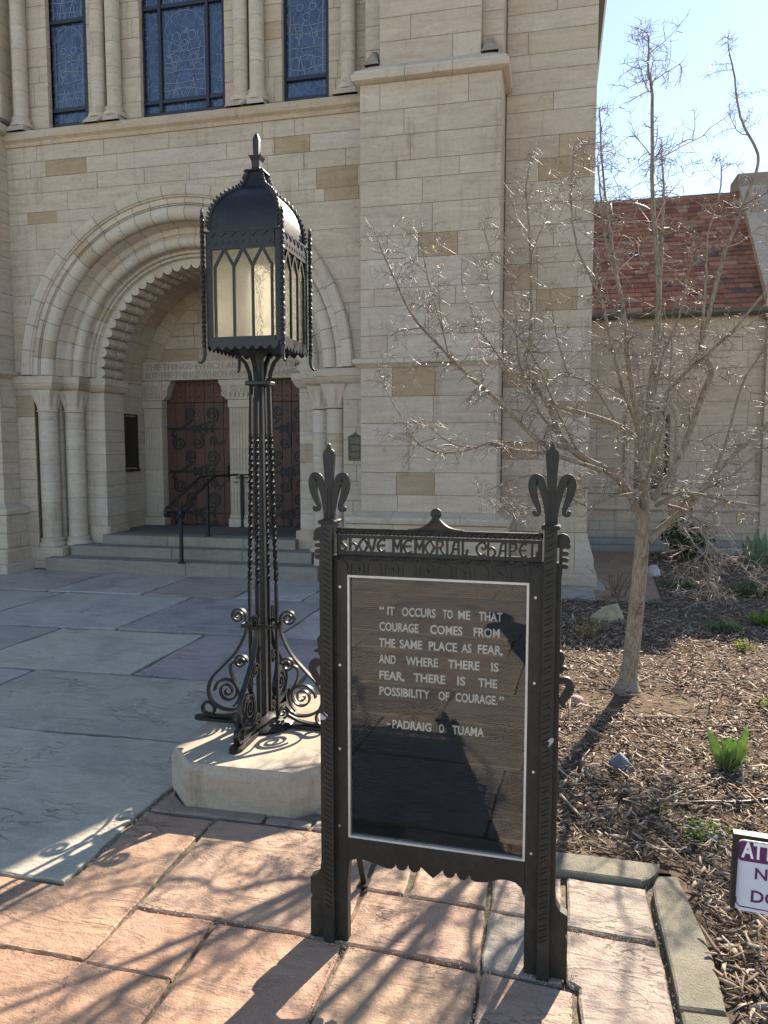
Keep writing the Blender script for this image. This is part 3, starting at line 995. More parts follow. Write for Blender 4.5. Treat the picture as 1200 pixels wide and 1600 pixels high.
# buttresses left and right of the portal
def buttress(x0, x1, seed, tans=()):
    r = random.Random(seed)
    yb = 8.40
    lo = MB()
    cs1 = courses(r, 0.88, 2.555)
    cs2 = courses(r, 2.655, 5.70)
    for cs in (cs1, cs2):
        ashlar(lo, r, face_y(yb), x0, x1, 0, 0, cs=cs, tans=tans)
        ashlar(lo, r, face_px(x1), yb + 0.021, 8.98, 0, 0, cs=cs, lmin=0.2, lmax=0.6)
        ashlar(lo, r, face_nx(x0), yb + 0.021, 8.98, 0, 0, cs=cs, lmin=0.2, lmax=0.6)
    lo.bx(x0 + 0.007, x1 - 0.007, yb + 0.007, 8.98, 0.4, 5.74, MORT, 1)
    # plinth stages
    csp = courses(r, 0.30, 0.74)
    ashlar(lo, r, face_y(8.28), x0 - 0.12, x1 + 0.12, 0, 0, cs=csp)
    ashlar(lo, r, face_px(x1 + 0.12), 8.30, 8.98, 0, 0, cs=csp)
    ashlar(lo, r, face_nx(x0 - 0.12), 8.30, 8.69, 0, 0, cs=csp)
    lo.bx(x0 - 0.113, x1 + 0.113, 8.287, 8.68, 0.0, 0.735, MORT, 1)
    lo.bx(x0 - 0.20, x1 + 0.20, 8.16, 8.66, 0.0, 0.30, stone_col(r), 0, ch=0.02)
    lo.bx(x0 - 0.26, x1 + 0.26, 8.08, 8.64, -0.02, 0.12, stone_col(r), 0, ch=0.012)
    lo.build("buttress", SM, chapel)
    # bulging base mould
    bm_ = MB()
    prof = [(-0.02, 0.735), (0.12, 0.738), (0.155, 0.755), (0.16, 0.79), (0.14, 0.825), (0.06, 0.85), (0.03, 0.875), (-0.02, 0.885)]
    x, seglist = x0, []
    m = 4
    for i in range(m):
        xa, xb = x0 + (x1 - x0) * i / m, x0 + (x1 - x0) * (i + 1) / m
        c = stone_col(r)
        pa = [(xa - (o if i == 0 else 0) + 0.0015, yb - o, z) for o, z in prof]
        pb = [(xb + (o if i == m - 1 else 0) - 0.0015, yb - o, z) for o, z in prof]
        n = len(prof)
        bm_.add(pa + pb, [(q, q + 1, q + 1 + n, q + n) for q in range(n - 1)], c)
        if i == m - 1:
            pc = [(x1 + o, 8.97, z) for o, z in prof]
            bm_.add(pb + pc, [(q, q + 1, q + 1 + n, q + n) for q in range(n - 1)], c)
        if i == 0:
            pc = [(x0 - o, 8.69, z) for o, z in prof]
            bm_.add(pa + pc, [(q, q + n, q + 1 + n, q + 1) for q in range(n - 1)], c)
    bm_.build("base_moulding", M['stone'], chapel, smooth=35)
    # string at impost height and weathered set-off
    def band(name, prof, ya, segs=3):
        b = MB()
        n = len(prof)
        for i in range(segs):
            xa, xb = x0 + (x1 - x0) * i / segs, x0 + (x1 - x0) * (i + 1) / segs
            c = stone_col(r, STONE_L)
            pa = [(xa - (o if i == 0 else -0.002), ya - o, z) for o, z in prof]
            pb = [(xb + (o if i == segs - 1 else -0.002), ya - o, z) for o, z in prof]
            b.add(pa + pb, [(q, q + 1, q + 1 + n, q + n) for q in range(n - 1)], c)
            if i == segs - 1:
                pc = [(x1 + o, 8.98, z) for o, z in prof]
                b.add(pb + pc, [(q, q + 1, q + 1 + n, q + n) for q in range(n - 1)], c)
            if i == 0:
                pc = [(x0 - o, 8.72, z) for o, z in prof]
                b.add(pa + pc, [(q, q + n, q + 1 + n, q + 1) for q in range(n - 1)], c)
        b.build(name, M['stone'], chapel, smooth=30)
    band("string_course", [(-0.02, 2.552), (0.015, 2.553), (0.05, 2.585), (0.075, 2.60), (0.078, 2.645), (0.03, 2.66), (-0.02, 2.668)], yb)
    band("string_course", [(-0.02, 5.698), (0.03, 5.70), (0.075, 5.725), (0.085, 5.775), (0.07, 5.80), (0.06, 5.805), (0.058, 5.815), (0.055, 5.83), (-0.16, 5.985), (-0.24, 5.985)], yb, 3)
    # upper stage
    up = MB()
    cs3 = courses(r, 5.94, 10.6)
    ashlar(up, r, face_y(8.52), x0 + 0.20, x1 - 0.24, 0, 0, cs=cs3)
    ashlar(up, r, face_px(x1 - 0.24), 8.54, 8.66, 0, 0, cs=cs3, lmin=0.3, lmax=0.5)
    up.bx(x0 + 0.207, x1 - 0.247, 8.527, 8.99, 5.9, 10.6, MORT, 1)
    for xa, xb in ((x0, x0 + 0.20), (x1 - 0.24, x1)):
        ashlar(up, r, face_y(8.65), xa, xb, 0, 0, cs=cs3, lmin=0.3, lmax=0.5)
        up.bx(xa + 0.006, xb - 0.006, 8.657, 8.99, 5.9, 10.6, MORT, 1)
    ashlar(up, r, face_px(x1), 8.67, 8.98, 0, 0, cs=cs3, lmin=0.3, lmax=0.5)
    up.build("buttress", SM, chapel)
    for xa, xb in ((x0 + 0.03, x0 + 0.20), (x1 - 0.24, x1 - 0.05)):
        st = MB()
        xm = (xa + xb) / 2
        st.add([(xa, 8.46, 5.95), (xb, 8.46, 5.95), (xb, 8.64, 5.95), (xa, 8.64, 5.95), (xm + 0.03, 8.62, 6.16), (xm - 0.03, 8.62, 6.16), (xm, 8.5, 6.1)],
               [(0, 1, 6), (1, 2, 4, 6), (3, 0, 6, 5), (6, 4, 5), (2, 3, 5, 4)], (0.28, 0.25, 0.22))
        st.build("broach_stop", M['stone'], chapel)

buttress(-2.22, -0.63, 21, tans=((-1.55, 1.10), (-1.3, 4.0), (-1.6, 2.45)))
buttress(-8.75, -7.13, 22)

# tower flank right of the buttress
mb = MB()
r = random.Random(8)
cs = courses(r, 0.62, 10.5, (0.18, 0.2, 0.22, 0.25, 0.28, 0.3))
tans = [(0.0, z) for z in (1.05, 2.15, 3.4, 4.9)] + [(-0.35, 2.5), (-0.4, 1.6)]
ashlar(mb, r, face_y(9.0), -0.62, 0.392, 0, 0, cs=cs, tans=tans)
ashlar(mb, r, face_px(0.392), 9.021, 14.0, 0, 0, cs=cs)
mb.bx(-0.90, 0.385, 9.007, 22.0, 0.0, 10.5, MORT, 1)
# battered plinth
for i, (xa, xb) in enumerate(((-0.50, -0.06), (-0.056, 0.25), (0.254, 0.47))):
    last = i == 2
    c = stone_col(r)
    t = 0.392 if last else xb
    mb.add([(xa, 8.86, 0.33), (xb, 8.86, 0.33), (t, 8.985, 0.62), (xa, 8.985, 0.62), (xa, 8.86, 0.1), (xb, 8.86, 0.1),
            (xb, 12.0, 0.33), (t, 12.0, 0.62), (xb, 12.0, 0.1)],
           [(0, 1, 2, 3), (4, 5, 1, 0)] + ([(1, 6, 7, 2), (5, 8, 6, 1)] if last else []), c)
mb.bx(-0.50, 0.51, 8.80, 12.0, -0.02, 0.155, stone_col(r), 0, ch=0.02)
mb.build("wall", SM, chapel)
mb = MB()
mb.add([(0.36, 9.1, 9.26), (0.70, 9.1, 9.26), (0.74, 9.1, 9.36), (0.36, 9.1, 9.42), (0.36, 22, 9.26), (0.70, 22, 9.26), (0.74, 22, 9.36), (0.36, 22, 9.42)],
       [(0, 1, 5, 4), (1, 2, 6, 5), (2, 3, 7, 6), (0, 3, 2, 1)])
mb.build("eave_gutter", M['gutter'], chapel)

# string course under the windows
def path_sweep(mb, prof, path, cols, closed=False):
    """profile (offset outward, z) along plan path [(x, y)], mitred; outward = right of travel"""
    n = len(prof)
    rings = []
    for i, p in enumerate(path):
        p = Vector(p)
        a = (p - Vector(path[i - 1])).normalized() if i > 0 else None
        b = (Vector(path[i + 1]) - p).normalized() if i < len(path) - 1 else None
        na = Vector((a.y, -a.x)) if a is not None else None
        nb_ = Vector((b.y, -b.x)) if b is not None else None
        if na is None: m = nb_
        elif nb_ is None: m = na
        else:
            m = (na + nb_)
            m = m / max(0.2, m.dot(na))
        rings.append([(p.x + m.x * o, p.y + m.y * o, z) for o, z in prof])
    for i in range(len(path) - 1):
        c = cols(i) if callable(cols) else cols
        mb.add(rings[i] + rings[i + 1], [(q, q + 1, q + 1 + n, q + n) for q in range(n - 1)], c)

mb = MB()
prof = [(-0.02, 5.555), (0.02, 5.557), (0.035, 5.60), (0.075, 5.63), (0.085, 5.67), (0.07, 5.695), (0.068, 5.705), (0.06, 5.71), (0.056, 5.735), (-0.10, 5.80), (-0.30, 5.86)]
xs = [-7.13, -6.3, -5.5, -4.75, -3.6, -2.9, -2.20]
for a, b in zip(xs[:-1], xs[1:]):
    path_sweep(mb, prof, [(a, YF), (b, YF)], stone_col(rs, (STONE[0] * 0.97, STONE[1] * 0.93, STONE[2] * 0.87)))
mb.build("string_course", M['stone'], chapel, smooth=30)

# upper storey: piers, shafts, windows
piers = [(-7.13, -6.575), (-5.985, -5.225), (-4.07, -3.315), (-2.725, -2.20)]
mb = MB()
for (xa, xb) in piers:
    cs = courses(rs, 5.84, 10.2, (0.2, 0.24, 0.28, 0.3))
    ashlar(mb, rs, face_y(8.85), xa, xb, 0, 0, cs=cs, lmin=0.2, lmax=0.4)
    for s, fn in ((xb, face_px), (xa, face_nx)):
        ashlar(mb, rs, fn(s), 8.871, 9.02, 0, 0, cs=cs, lmin=0.3, lmax=0.5)
    mb.bx(xa + 0.007, xb - 0.007, 8.857, 9.2, 5.8, 10.2, MORT, 1)
ashlar(mb, rs, face_y(8.84), -7.13, -2.20, 10.2, 10.8)
mb.bx(-7.13, -2.2, 8.85, 9.2, 10.201, 10.8, MORT, 1)
mb.bx(-8.75, 0.38, 9.21, 22, 5.61, 10.9, MORT, 1)
mb.bx(-8.75, CX - 2.52, 9.105, 22, 0.0, 5.6, MORT, 1)
mb.bx(CX + 2.52, 0.37, 9.105, 22, 0.0, 5.6, MORT, 1)
mb.bx(CX - 2.51, CX + 2.51, 10.91, 22, 0.0, 5.6, MORT, 1)
mb.build("wall", SM, chapel)


def shaft(name, x, y, r, z0, z1, seed, attic=True):
    q = random.Random(seed)
    m = MB()
    zz = [z0 + (0.12 if attic else 0)]
    while zz[-1] < z1 - 0.05:
        zz.append(min(z1, zz[-1] + q.choice((0.24, 0.28, 0.3, 0.33))))
    prof, cols = [], []
    for a, b in zip(zz[:-1], zz[1:]):
        c = stone_col(q, STONE_L)
        prof += [(r - 0.004, a + 0.001), (r, a + 0.005), (r, b - 0.005), (r - 0.004, b - 0.001)]
        cols += [c, c, c, MORT]
    m.lathe(prof, x, y, 22, cols=cols)
    if attic:
        c = stone_col(q, STONE_L)
        m.lathe([(r + 0.045, z0 + 0.0), (r + 0.05, z0 + 0.02), (r + 0.045, z0 + 0.045), (r + 0.02, z0 + 0.06), (r + 0.018, z0 + 0.075), (r + 0.03, z0 + 0.09), (r + 0.03, z0 + 0.105), (r, z0 + 0.121)], x, y, 22, col=c)
    return m.build(name, M['stone'], chapel, smooth=40)

for i, x in enumerate((-6.93, -5.775, -5.555, -3.82, -3.61, -2.46)):
    shaft("window_shaft", x, 8.775, 0.092, 5.83, 10.2, 40 + i)
for x in (-6.93, -5.775, -5.555, -3.82, -3.61, -2.46):
    pl = MB()
    pl.add([(x - 0.15, 8.60, 5.74), (x + 0.15, 8.60, 5.74), (x + 0.15, 8.86, 5.74), (x - 0.15, 8.86, 5.74), (x - 0.11, 8.66, 5.83), (x + 0.11, 8.66, 5.83), (x + 0.11, 8.86, 5.83), (x - 0.11, 8.86, 5.83)],
           [(0, 1, 5, 4), (1, 2, 6, 5), (3, 0, 4, 7), (4, 5, 6, 7)], stone_col(rs))
    pl.build("shaft_plinth", M['stone'], chapel)


def leaded_window(x0, x1, z0, z1, mull, trans):
    w = MB()
    y = 8.95
    t = 0.045
    w.bx(x0, x0 + t, y - 0.03, y + 0.05, z0, z1, ch=0.004)
    w.bx(x1 - t, x1, y - 0.03, y + 0.05, z0, z1, ch=0.004)
    w.bx(x0 + t, x1 - t, y - 0.028, y + 0.05, z0, z0 + 0.05, ch=0.004)
    xs = [x0 + t] + list(mull) + [x1 - t]
    for x in mull:
        w.bx(x - 0.022, x + 0.022, y - 0.035, y + 0.05, z0 + 0.05, z1, ch=0.004)
    for z in trans:
        for a, b in zip(xs[:-1], xs[1:]):
            w.bx(a + (0.022 if a in mull else 0), b - (0.022 if b in mull else 0), y - 0.026, y + 0.05, z - 0.025, z + 0.025, ch=0.004)
    f = w.build("window", M['frame'], chapel)
    # panes, one slightly different plane each
    zs = [z0 + 0.03] + list(trans) + [z1]
    pr = random.Random(int(x0 * 100))
    g = MB()
    for a, b in zip(xs[:-1], xs[1:]):
        for c, d in zip(zs[:-1], zs[1:]):
            e = pr.uniform(-0.002, 0.002)
            g.add([(a, y + 0.012 + e, c), (b, y + 0.012 - e, c), (b, y + 0.014 + e, d), (a, y + 0.014, d)], [(0, 1, 2, 3)])
    g.build("glazing", M['lead'], f)
    # raised leadwork: arched figure panel in the main light
    ld = MB()
    a, b = (xs[1], xs[2]) if len(xs) > 3 else (xs[0], xs[1])
    cx, hw = (a + b) / 2, (b - a) / 2 - 0.05
    for k in range(len(trans) - 1):
        c, d = trans[k] + 0.05, trans[k + 1] - 0.06
        H = d - c
        arc = [(cx - hw, c)] + [(cx - hw * math.cos(q * PI / 14), d - hw + hw * math.sin(q * PI / 14)) for q in range(15)] + [(cx + hw, c)]
        shapes = [arc]
        for (ux, uz, ur) in ((-0.38, 0.70, 0.2), (0.38, 0.70, 0.2), (0.0, 0.60, 0.22), (-0.45, 0.42, 0.24), (0.45, 0.42, 0.24)):
            shapes.append([(cx + ux * hw + ur * hw * math.cos(q * PI / 9), c + uz * H + ur * hw * math.sin(q * PI / 9)) for q in range(19)])
        for s in (-1, 1):
            shapes.append([(cx + s * hw * (0.1 + 0.35 * math.sin(q * 0.33)), c + H * 0.55 * q / 9) for q in range(10)])
            shapes.append([(cx + s * hw * (0.62 - 0.2 * math.sin(q * 0.5)), c + H * 0.62 * q / 9) for q in range(10)])
        for q in range(5):
            zq = c + H * (0.06 + 0.12 * q) + pr.uniform(-.02, .02)
            shapes.append([(cx - hw, zq), (cx + hw * pr.uniform(-0.5, 0.2), zq + pr.uniform(-.04, .04)), (cx + hw, zq + pr.uniform(-.03, .03))])
        for s in shapes:
            ld.bar([(p[0], y + 0.009, p[1]) for p in s], (0, 1, 0), 0.004, 0.006)
    for a_, b_ in zip(xs[:-1], xs[1:]):
        for c, d in zip(zs[:-1], zs[1:]):
            bw = 0.035
            if b_ - a_ > 0.2 and d - c > 0.2:
                ld.bar([(a_ + bw, y + 0.0085, c + bw), (a_ + bw, y + 0.0085, d - bw)], (0, 1, 0), 0.004, 0.0045)
                ld.bar([(b_ - bw, y + 0.0085, c + bw), (b_ - bw, y + 0.0085, d - bw)], (0, 1, 0), 0.004, 0.0045)
            z_ = c + 0.06
            while z_ < d - 0.04:
                for xx in ((a_, a_ + bw), (b_ - bw, b_)) if b_ - a_ > 0.2 else ((a_, b_),):
                    ld.bar([(xx[0], y + 0.0082, z_), (xx[1], y + 0.0082, z_ + pr.uniform(-.012, .012))], (0, 1, 0), 0.004, 0.004)
                z_ += pr.uniform(0.07, 0.13)
    ld.build("leadwork", M['leadbar'], f)

M['leadbar'] = mat_plain("lead_came", (0.26, 0.30, 0.35), 0.45, 0.4, 0.3)
leaded_window(-5.255, -4.085, 5.86, 10.1, (-4.985, -4.335), (6.04, 7.19, 8.4))
leaded_window(-6.62, -6.03, 5.86, 10.1, (), (6.08, 7.19, 8.4))
leaded_window(-3.335, -2.735, 5.86, 10.1, (), (6.13, 7.35, 8.5))

# ------------------------------------------------------------------ portal
def sides(): return (-1, 1)

# stepped jambs, coursed
jp = [(2.19, 8.712), (2.19, 8.95), (1.93, 8.95), (1.93, 9.17), (1.63, 9.17), (1.62, 9.2), (1.434, 9.2), (1.434, 9.675), (1.55, 9.675), (1.55, 10.7), (2.5, 10.7), (2.5, 8.712)]
for s in sides():
    r = random.Random(60 + s)
    m = MB()
    zs = [0.0, 0.30]
    while zs[-1] < ZS - 0.25: zs.append(zs[-1] + r.choice((0.17, 0.2, 0.24, 0.26)))
    zs.append(ZS)
    for a, b in zip(zs[:-1], zs[1:]):
        pts = [(CX + s * q[0], q[1]) for q in jp]
        m.poly(pts, lambda x, y, d: (x, y, d), a + 0.0025, b - 0.0025, stone_col(r, STONE_L))
    ins = [(2.2, 8.718), (2.196, 8.956), (1.936, 8.956), (1.936, 9.176), (1.636, 9.176), (1.625, 9.206), (1.44, 9.206), (1.44, 9.669), (1.556, 9.681), (1.556, 10.69), (2.45, 10.69), (2.45, 8.718)]
    m.poly([(CX + s * q[0], q[1]) for q in ins], lambda x, y, d: (x, y, d), 0.0, ZS - 0.005, MORT, 1)
    m.build("jamb", SM, chapel)
    # plinth under columns and pilaster
    p = MB()
    p.poly([(CX + s * x, y) for x, y in ((2.26, 8.60), (1.78, 8.60), (1.74, 8.64), (1.74, 8.85), (1.66, 8.93), (1.55, 8.93), (1.55, 9.19), (2.26, 9.19))], lambda x, y, d: (x, y, d), 0.0, 0.105, stone_col(r))
    p.poly([(CX + s * x, y) for x, y in ((2.24, 8.64), (1.82, 8.64), (1.79, 8.67), (1.79, 8.87), (1.60, 8.90), (1.60, 9.19), (2.24, 9.19))], lambda x, y, d: (x, y, d), 0.107, 0.285, stone_col(r))
    p.poly([(CX + s * x, y) for x, y in ((1.66, 9.14), (1.41, 9.14), (1.38, 9.17), (1.38, 9.66), (1.43, 9.66), (1.43, 9.205), (1.66, 9.205))], lambda x, y, d: (x, y, d), 0.286, 0.54, stone_col(r))
    p.build("jamb_plinth", M['stone'], chapel)
    # nook columns with scalloped capitals
    for k, (rr, yy, rad) in enumerate(((2.05, 8.825, 0.125), (1.795, 9.04, 0.125))):
        x = CX + s * rr
        col = shaft("column", x, yy, rad, 0.286, 2.12, 70 + k + s)
        cp = MB()
        c = stone_col(r, STONE_L)
        c2 = (c[0] * 0.97, c[1] * 0.97, c[2] * 0.97)
        n, v, f = 48, [], []
        zt, zb, hs = 2.405, 2.135, 0.165
        lev = 9
        for j in range(lev):
            t = j / (lev - 1)
            z = zb + (zt - zb) * t
            for i in range(n):
                a = 2 * PI * i / n
                sq = hs / max(abs(math.cos(a)), abs(math.sin(a)))
                sq = min(sq, hs * 1.36)
                tt = t ** 1.25
                rr_ = rad * (1 - tt) + sq * tt
                # trumpet scallops: ridges that start at points and widen upwards
                ph = math.cos(8 * a)
                rr_ -= 0.022 * math.sin(PI * min(1, t * 1.05)) * max(0.0, -ph) ** 0.6
                v.append((x + rr_ * math.cos(a), yy + rr_ * math.sin(a), z))
        for j in range(lev - 1):
            for i in range(n):
                f.append((j * n + i, j * n + (i + 1) % n, (j + 1) * n + (i + 1) % n, (j + 1) * n + i))
        cp.add(v, f, c)
        cp.lathe([(rad, 2.112), (rad + 0.016, 2.116), (rad + 0.02, 2.126), (rad + 0.014, 2.137), (rad, 2.14)], x, yy, 24, col=c2)
        cp.build("capital", M['arch'], col, smooth=28)
    # impost band
    im = MB()
    path = [(2.5 - 0.03, 8.705), (1.90, 8.705), (1.90, 8.93), (1.655, 8.93), (1.655, 9.17), (1.434, 9.19), (1.434, 9.68)]
    pth = [(CX + s * a, b) for a, b in path]
    if s > 0: pth = pth[::-1]
    pr_ = [(-0.10, 2.40), (-0.06, 2.405), (0.012, 2.407), (0.03, 2.42), (0.055, 2.455), (0.065, 2.475), (0.065, 2.49), (0.08, 2.495), (0.082, 2.585), (0.02, 2.598), (-0.10, 2.60)]
    path_sweep(im, pr_, pth, lambda i: stone_col(r, STONE))
    im.build("impost", M['stone'], chapel, smooth=25)
# impost continues along the wall to the buttresses
for a, b in ((-7.13, CX - 2.47), (CX + 2.47, -2.2)):
    im = MB()
    path_sweep(im, [(-0.02, 2.44), (0.012, 2.442), (0.05, 2.475), (0.06, 2.49), (0.062, 2.585), (0.02, 2.597), (-0.02, 2.60)], [(a, YF), (b, YF)], stone_col(rs))
    im.build("impost", M['stone'], chapel, smooth=25)

# arch mouldings
def arch_sweep(name, prof, nv, seed, base=STONE_L, smooth=30, zc=ZS, cx=CX, jw=0.35):
    q = random.Random(seed)
    m = MB()
    n = len(prof)
    ang = []
    for i in range(nv):
        a0, a1 = PI * i / nv, PI * (i + 1) / nv
        c = stone_col(q, base)
        sub = max(2, int(40 / nv) + 1)
        g = R(jw) / 2
        edges = [a0 + g + (a1 - a0 - 2 * g) * j / sub for j in range(sub + 1)]
        ang.append((edges, c))
        if i < nv - 1: ang.append(([a1 - g, a1 + g], tuple(x * 0.55 for x in c)))
    for edges, c in ang:
        v = []
        for a in edges:
            for rr, y in prof:
                v.append((cx + rr * math.cos(a), y, zc + rr * math.sin(a)))
        m.add(v, [(j * n + k, j * n + k + 1, (j + 1) * n + k + 1, (j + 1) * n + k) for j in range(len(edges) - 1) for k in range(n - 1)], c)
    return m.build(name, M['arch'], chapel, smooth=smooth)

def circ(rc, yc, rad, a0, a1, n=10):
    return [(rc + rad * math.cos(R(a0 + (a1 - a0) * i / n)), yc + rad * math.sin(R(a0 + (a1 - a0) * i / n))) for i in range(n + 1)]
# in (r, Y): r outwards, Y away from the viewer; -90 deg is towards the viewer
hood = [(2.315, 8.72), (2.31, 8.655), (2.29, 8.635), (2.20, 8.645), (2.185, 8.655), (2.18, 8.67), (2.165, 8.675), (2.16, 8.69), (2.155, 8.72)]
arch_sweep("hood_mould", hood, 21, 5)
arch_sweep("arch_moulding", [(2.16, 8.70), (2.095, 8.70), (2.09, 8.725), (2.08, 8.73)] + circ(1.99, 8.775, 0.093, -15, -215, 14) + [(1.905, 8.83), (1.90, 8.84)], 27, 6)
arch_sweep("arch_moulding", [(1.91, 8.82), (1.885, 8.86), (1.88, 8.93), (1.865, 8.965), (1.84, 8.975), (1.80, 8.968), (1.79, 8.99), (1.782, 9.0)] + circ(1.705, 9.025, 0.075, -20, -200, 12) + [(1.63, 9.07)], 25, 7)
arch_sweep("arch_moulding", [(1.635, 9.05), (1.63, 9.10)] + circ(1.605, 9.12, 0.022, -30, -170, 6) + [(1.58, 9.15)] + circ(1.562, 9.155, 0.018, -30, -150, 5) + [(1.54, 9.19), (1.53, 9.205)], 25, 8)
# scalloped inner order: lobes run through the depth of the arch
q = random.Random(9)
m = MB()
NT_ = 33
for i in range(NT_):
    a0, a1 = PI * i / NT_, PI * (i + 1) / NT_
    c = stone_col(q, STONE_L)
    rl = []
    for t in [j / 8 for j in range(9)]:
        lobe = math.sin(PI * min(1, max(0, (t - 0.0)))) ** 0.7
        rl.append((a0 + (a1 - a0) * (0.01 + 0.98 * t), 1.472 - 0.062 * lobe))
    # second fillet ring deeper in
    rin = [(a, rr + 0.012) for a, rr in rl]
    v, f = [], []
    rows = [[(1.535, 9.20)] * 9, [(rr, 9.20) for _, rr in rl], [(rr, 9.42) for _, rr in rl], [(rr + 0.02, 9.425) for _, rr in rl],
            [(rr + 0.02, 9.50) for _, rr in rl], [(rr + 0.004, 9.505) for _, rr in rl], [(rr + 0.004, 9.675) for _, rr in rl], [(1.56, 9.68)] * 9]
    for row in rows:
        for (a, _), (rr, y) in zip(rl, row):
            v.append((CX + rr * math.cos(a), y, ZS + rr * math.sin(a)))
    for j in range(len(rows) - 1):
        for k_ in range(8):
            f.append((j * 9 + k_, j * 9 + k_ + 1, (j + 1) * 9 + k_ + 1, (j + 1) * 9 + k_))
    m.add(v, f, c)
m.build("scalloped_arch", M['arch'], chapel, smooth=32)
# porch vault
m = MB()
nb_ = 5
for i in range(16):
    a0, a1 = PI * i / 16 + 0.002, PI * (i + 1) / 16 - 0.002
    for j in range(2):
        ya, yb = 9.675 + 0.42 * j + 0.002, 9.675 + 0.42 * (j + 1) - 0.002
        c = stone_col(q)
        v = []
        for t in range(4):
            a = a0 + (a1 - a0) * t / 3
            for y in (ya, yb):
                v.append((CX + 1.55 * math.cos(a), y, ZS + 1.55 * math.sin(a)))
        m.add(v, [(t * 2, t * 2 + 1, t * 2 + 3, t * 2 + 2) for t in range(3)], c, 0)
v = []
for t in range(25):
    a = PI * t / 24
    for y in (9.66, 10.6):
        v.append((CX + 1.556 * math.cos(a), y, ZS + 1.556 * math.sin(a)))
m.add(v, [(t * 2, t * 2 + 1, t * 2 + 3, t * 2 + 2) for t in range(24)], MORT, 1)
m.build("porch_vault", SM, chapel, smooth=30)
# tympanum wall and its voussoir ring
m = MB()
cs = [(2.95 + 0.19 * i, 2.95 + 0.19 * (i + 1)) for i in range(6)]
for za, zb in cs:
    dz = zb - 2.74
    hw = math.sqrt(max(0.0, 1.27 ** 2 - (za - 2.74) ** 2))
    if hw < 0.1: continue
    x = CX - hw
    while x < CX + hw - 0.01:
        L = min(q.uniform(0.35, 0.75), CX + hw - x)
        m.bx(x + 0.003, x + L - 0.003, 10.44, 10.5, za + 0.003, zb - 0.003, stone_col(q, (STONE[0] * 0.92, STONE[1] * 0.9, STONE[2] * 0.86)), 0, ch=0.003)
        x += L
m.bx(CX - 1.6, CX + 1.6, 10.452, 10.7, 2.95, 4.3, MORT, 1)
m.build("tympanum", SM, chapel)
arch_sweep("tympanum_ring", [(1.56, 10.425), (1.268, 10.425), (1.262, 10.432), (1.262, 10.46)], 17, 12, base=(STONE[0] * 0.95, STONE[1] * 0.93, STONE[2] * 0.9), zc=2.74)
# lintel with raised inscription
m = MB()
for xa, xb in ((CX - 1.55, CX - 0.62), (CX - 0.618, CX + 0.45), (CX + 0.452, CX + 1.55)):
    m.bx(xa, xb, 10.36, 10.6, 2.665, 2.948, stone_col(q), 0, ch=0.004)
lint = m.build("lintel", M['stone'], chapel)
t = MB()
INS_SHADE = (0.38, 0.32, 0.255)  # letters coloured darker than the lintel, standing in for shade in the carving
fy = lambda a, b, d: (a, 10.362 - d, b)
t.text("THE\u00b7THINGS\u00b7WHICH\u00b7ARE\u00b7SEEN\u00b7ARE\u00b7TEMPORAL", fy, CX - 1.48, 2.825, 0.088, 0.0, 2.96, INS_SHADE, 0, 0.007, 0.02)
t.text("BUT\u00b7THE\u00b7THINGS\u00b7WHICH\u00b7ARE\u00b7NOT\u00b7SEEN\u00b7ARE\u00b7ETERNAL", fy, CX - 1.48, 2.70, 0.088, 0.0, 2.96, INS_SHADE, 0, 0.007, 0.02)
t.build("inscription", M['arch'], lint)
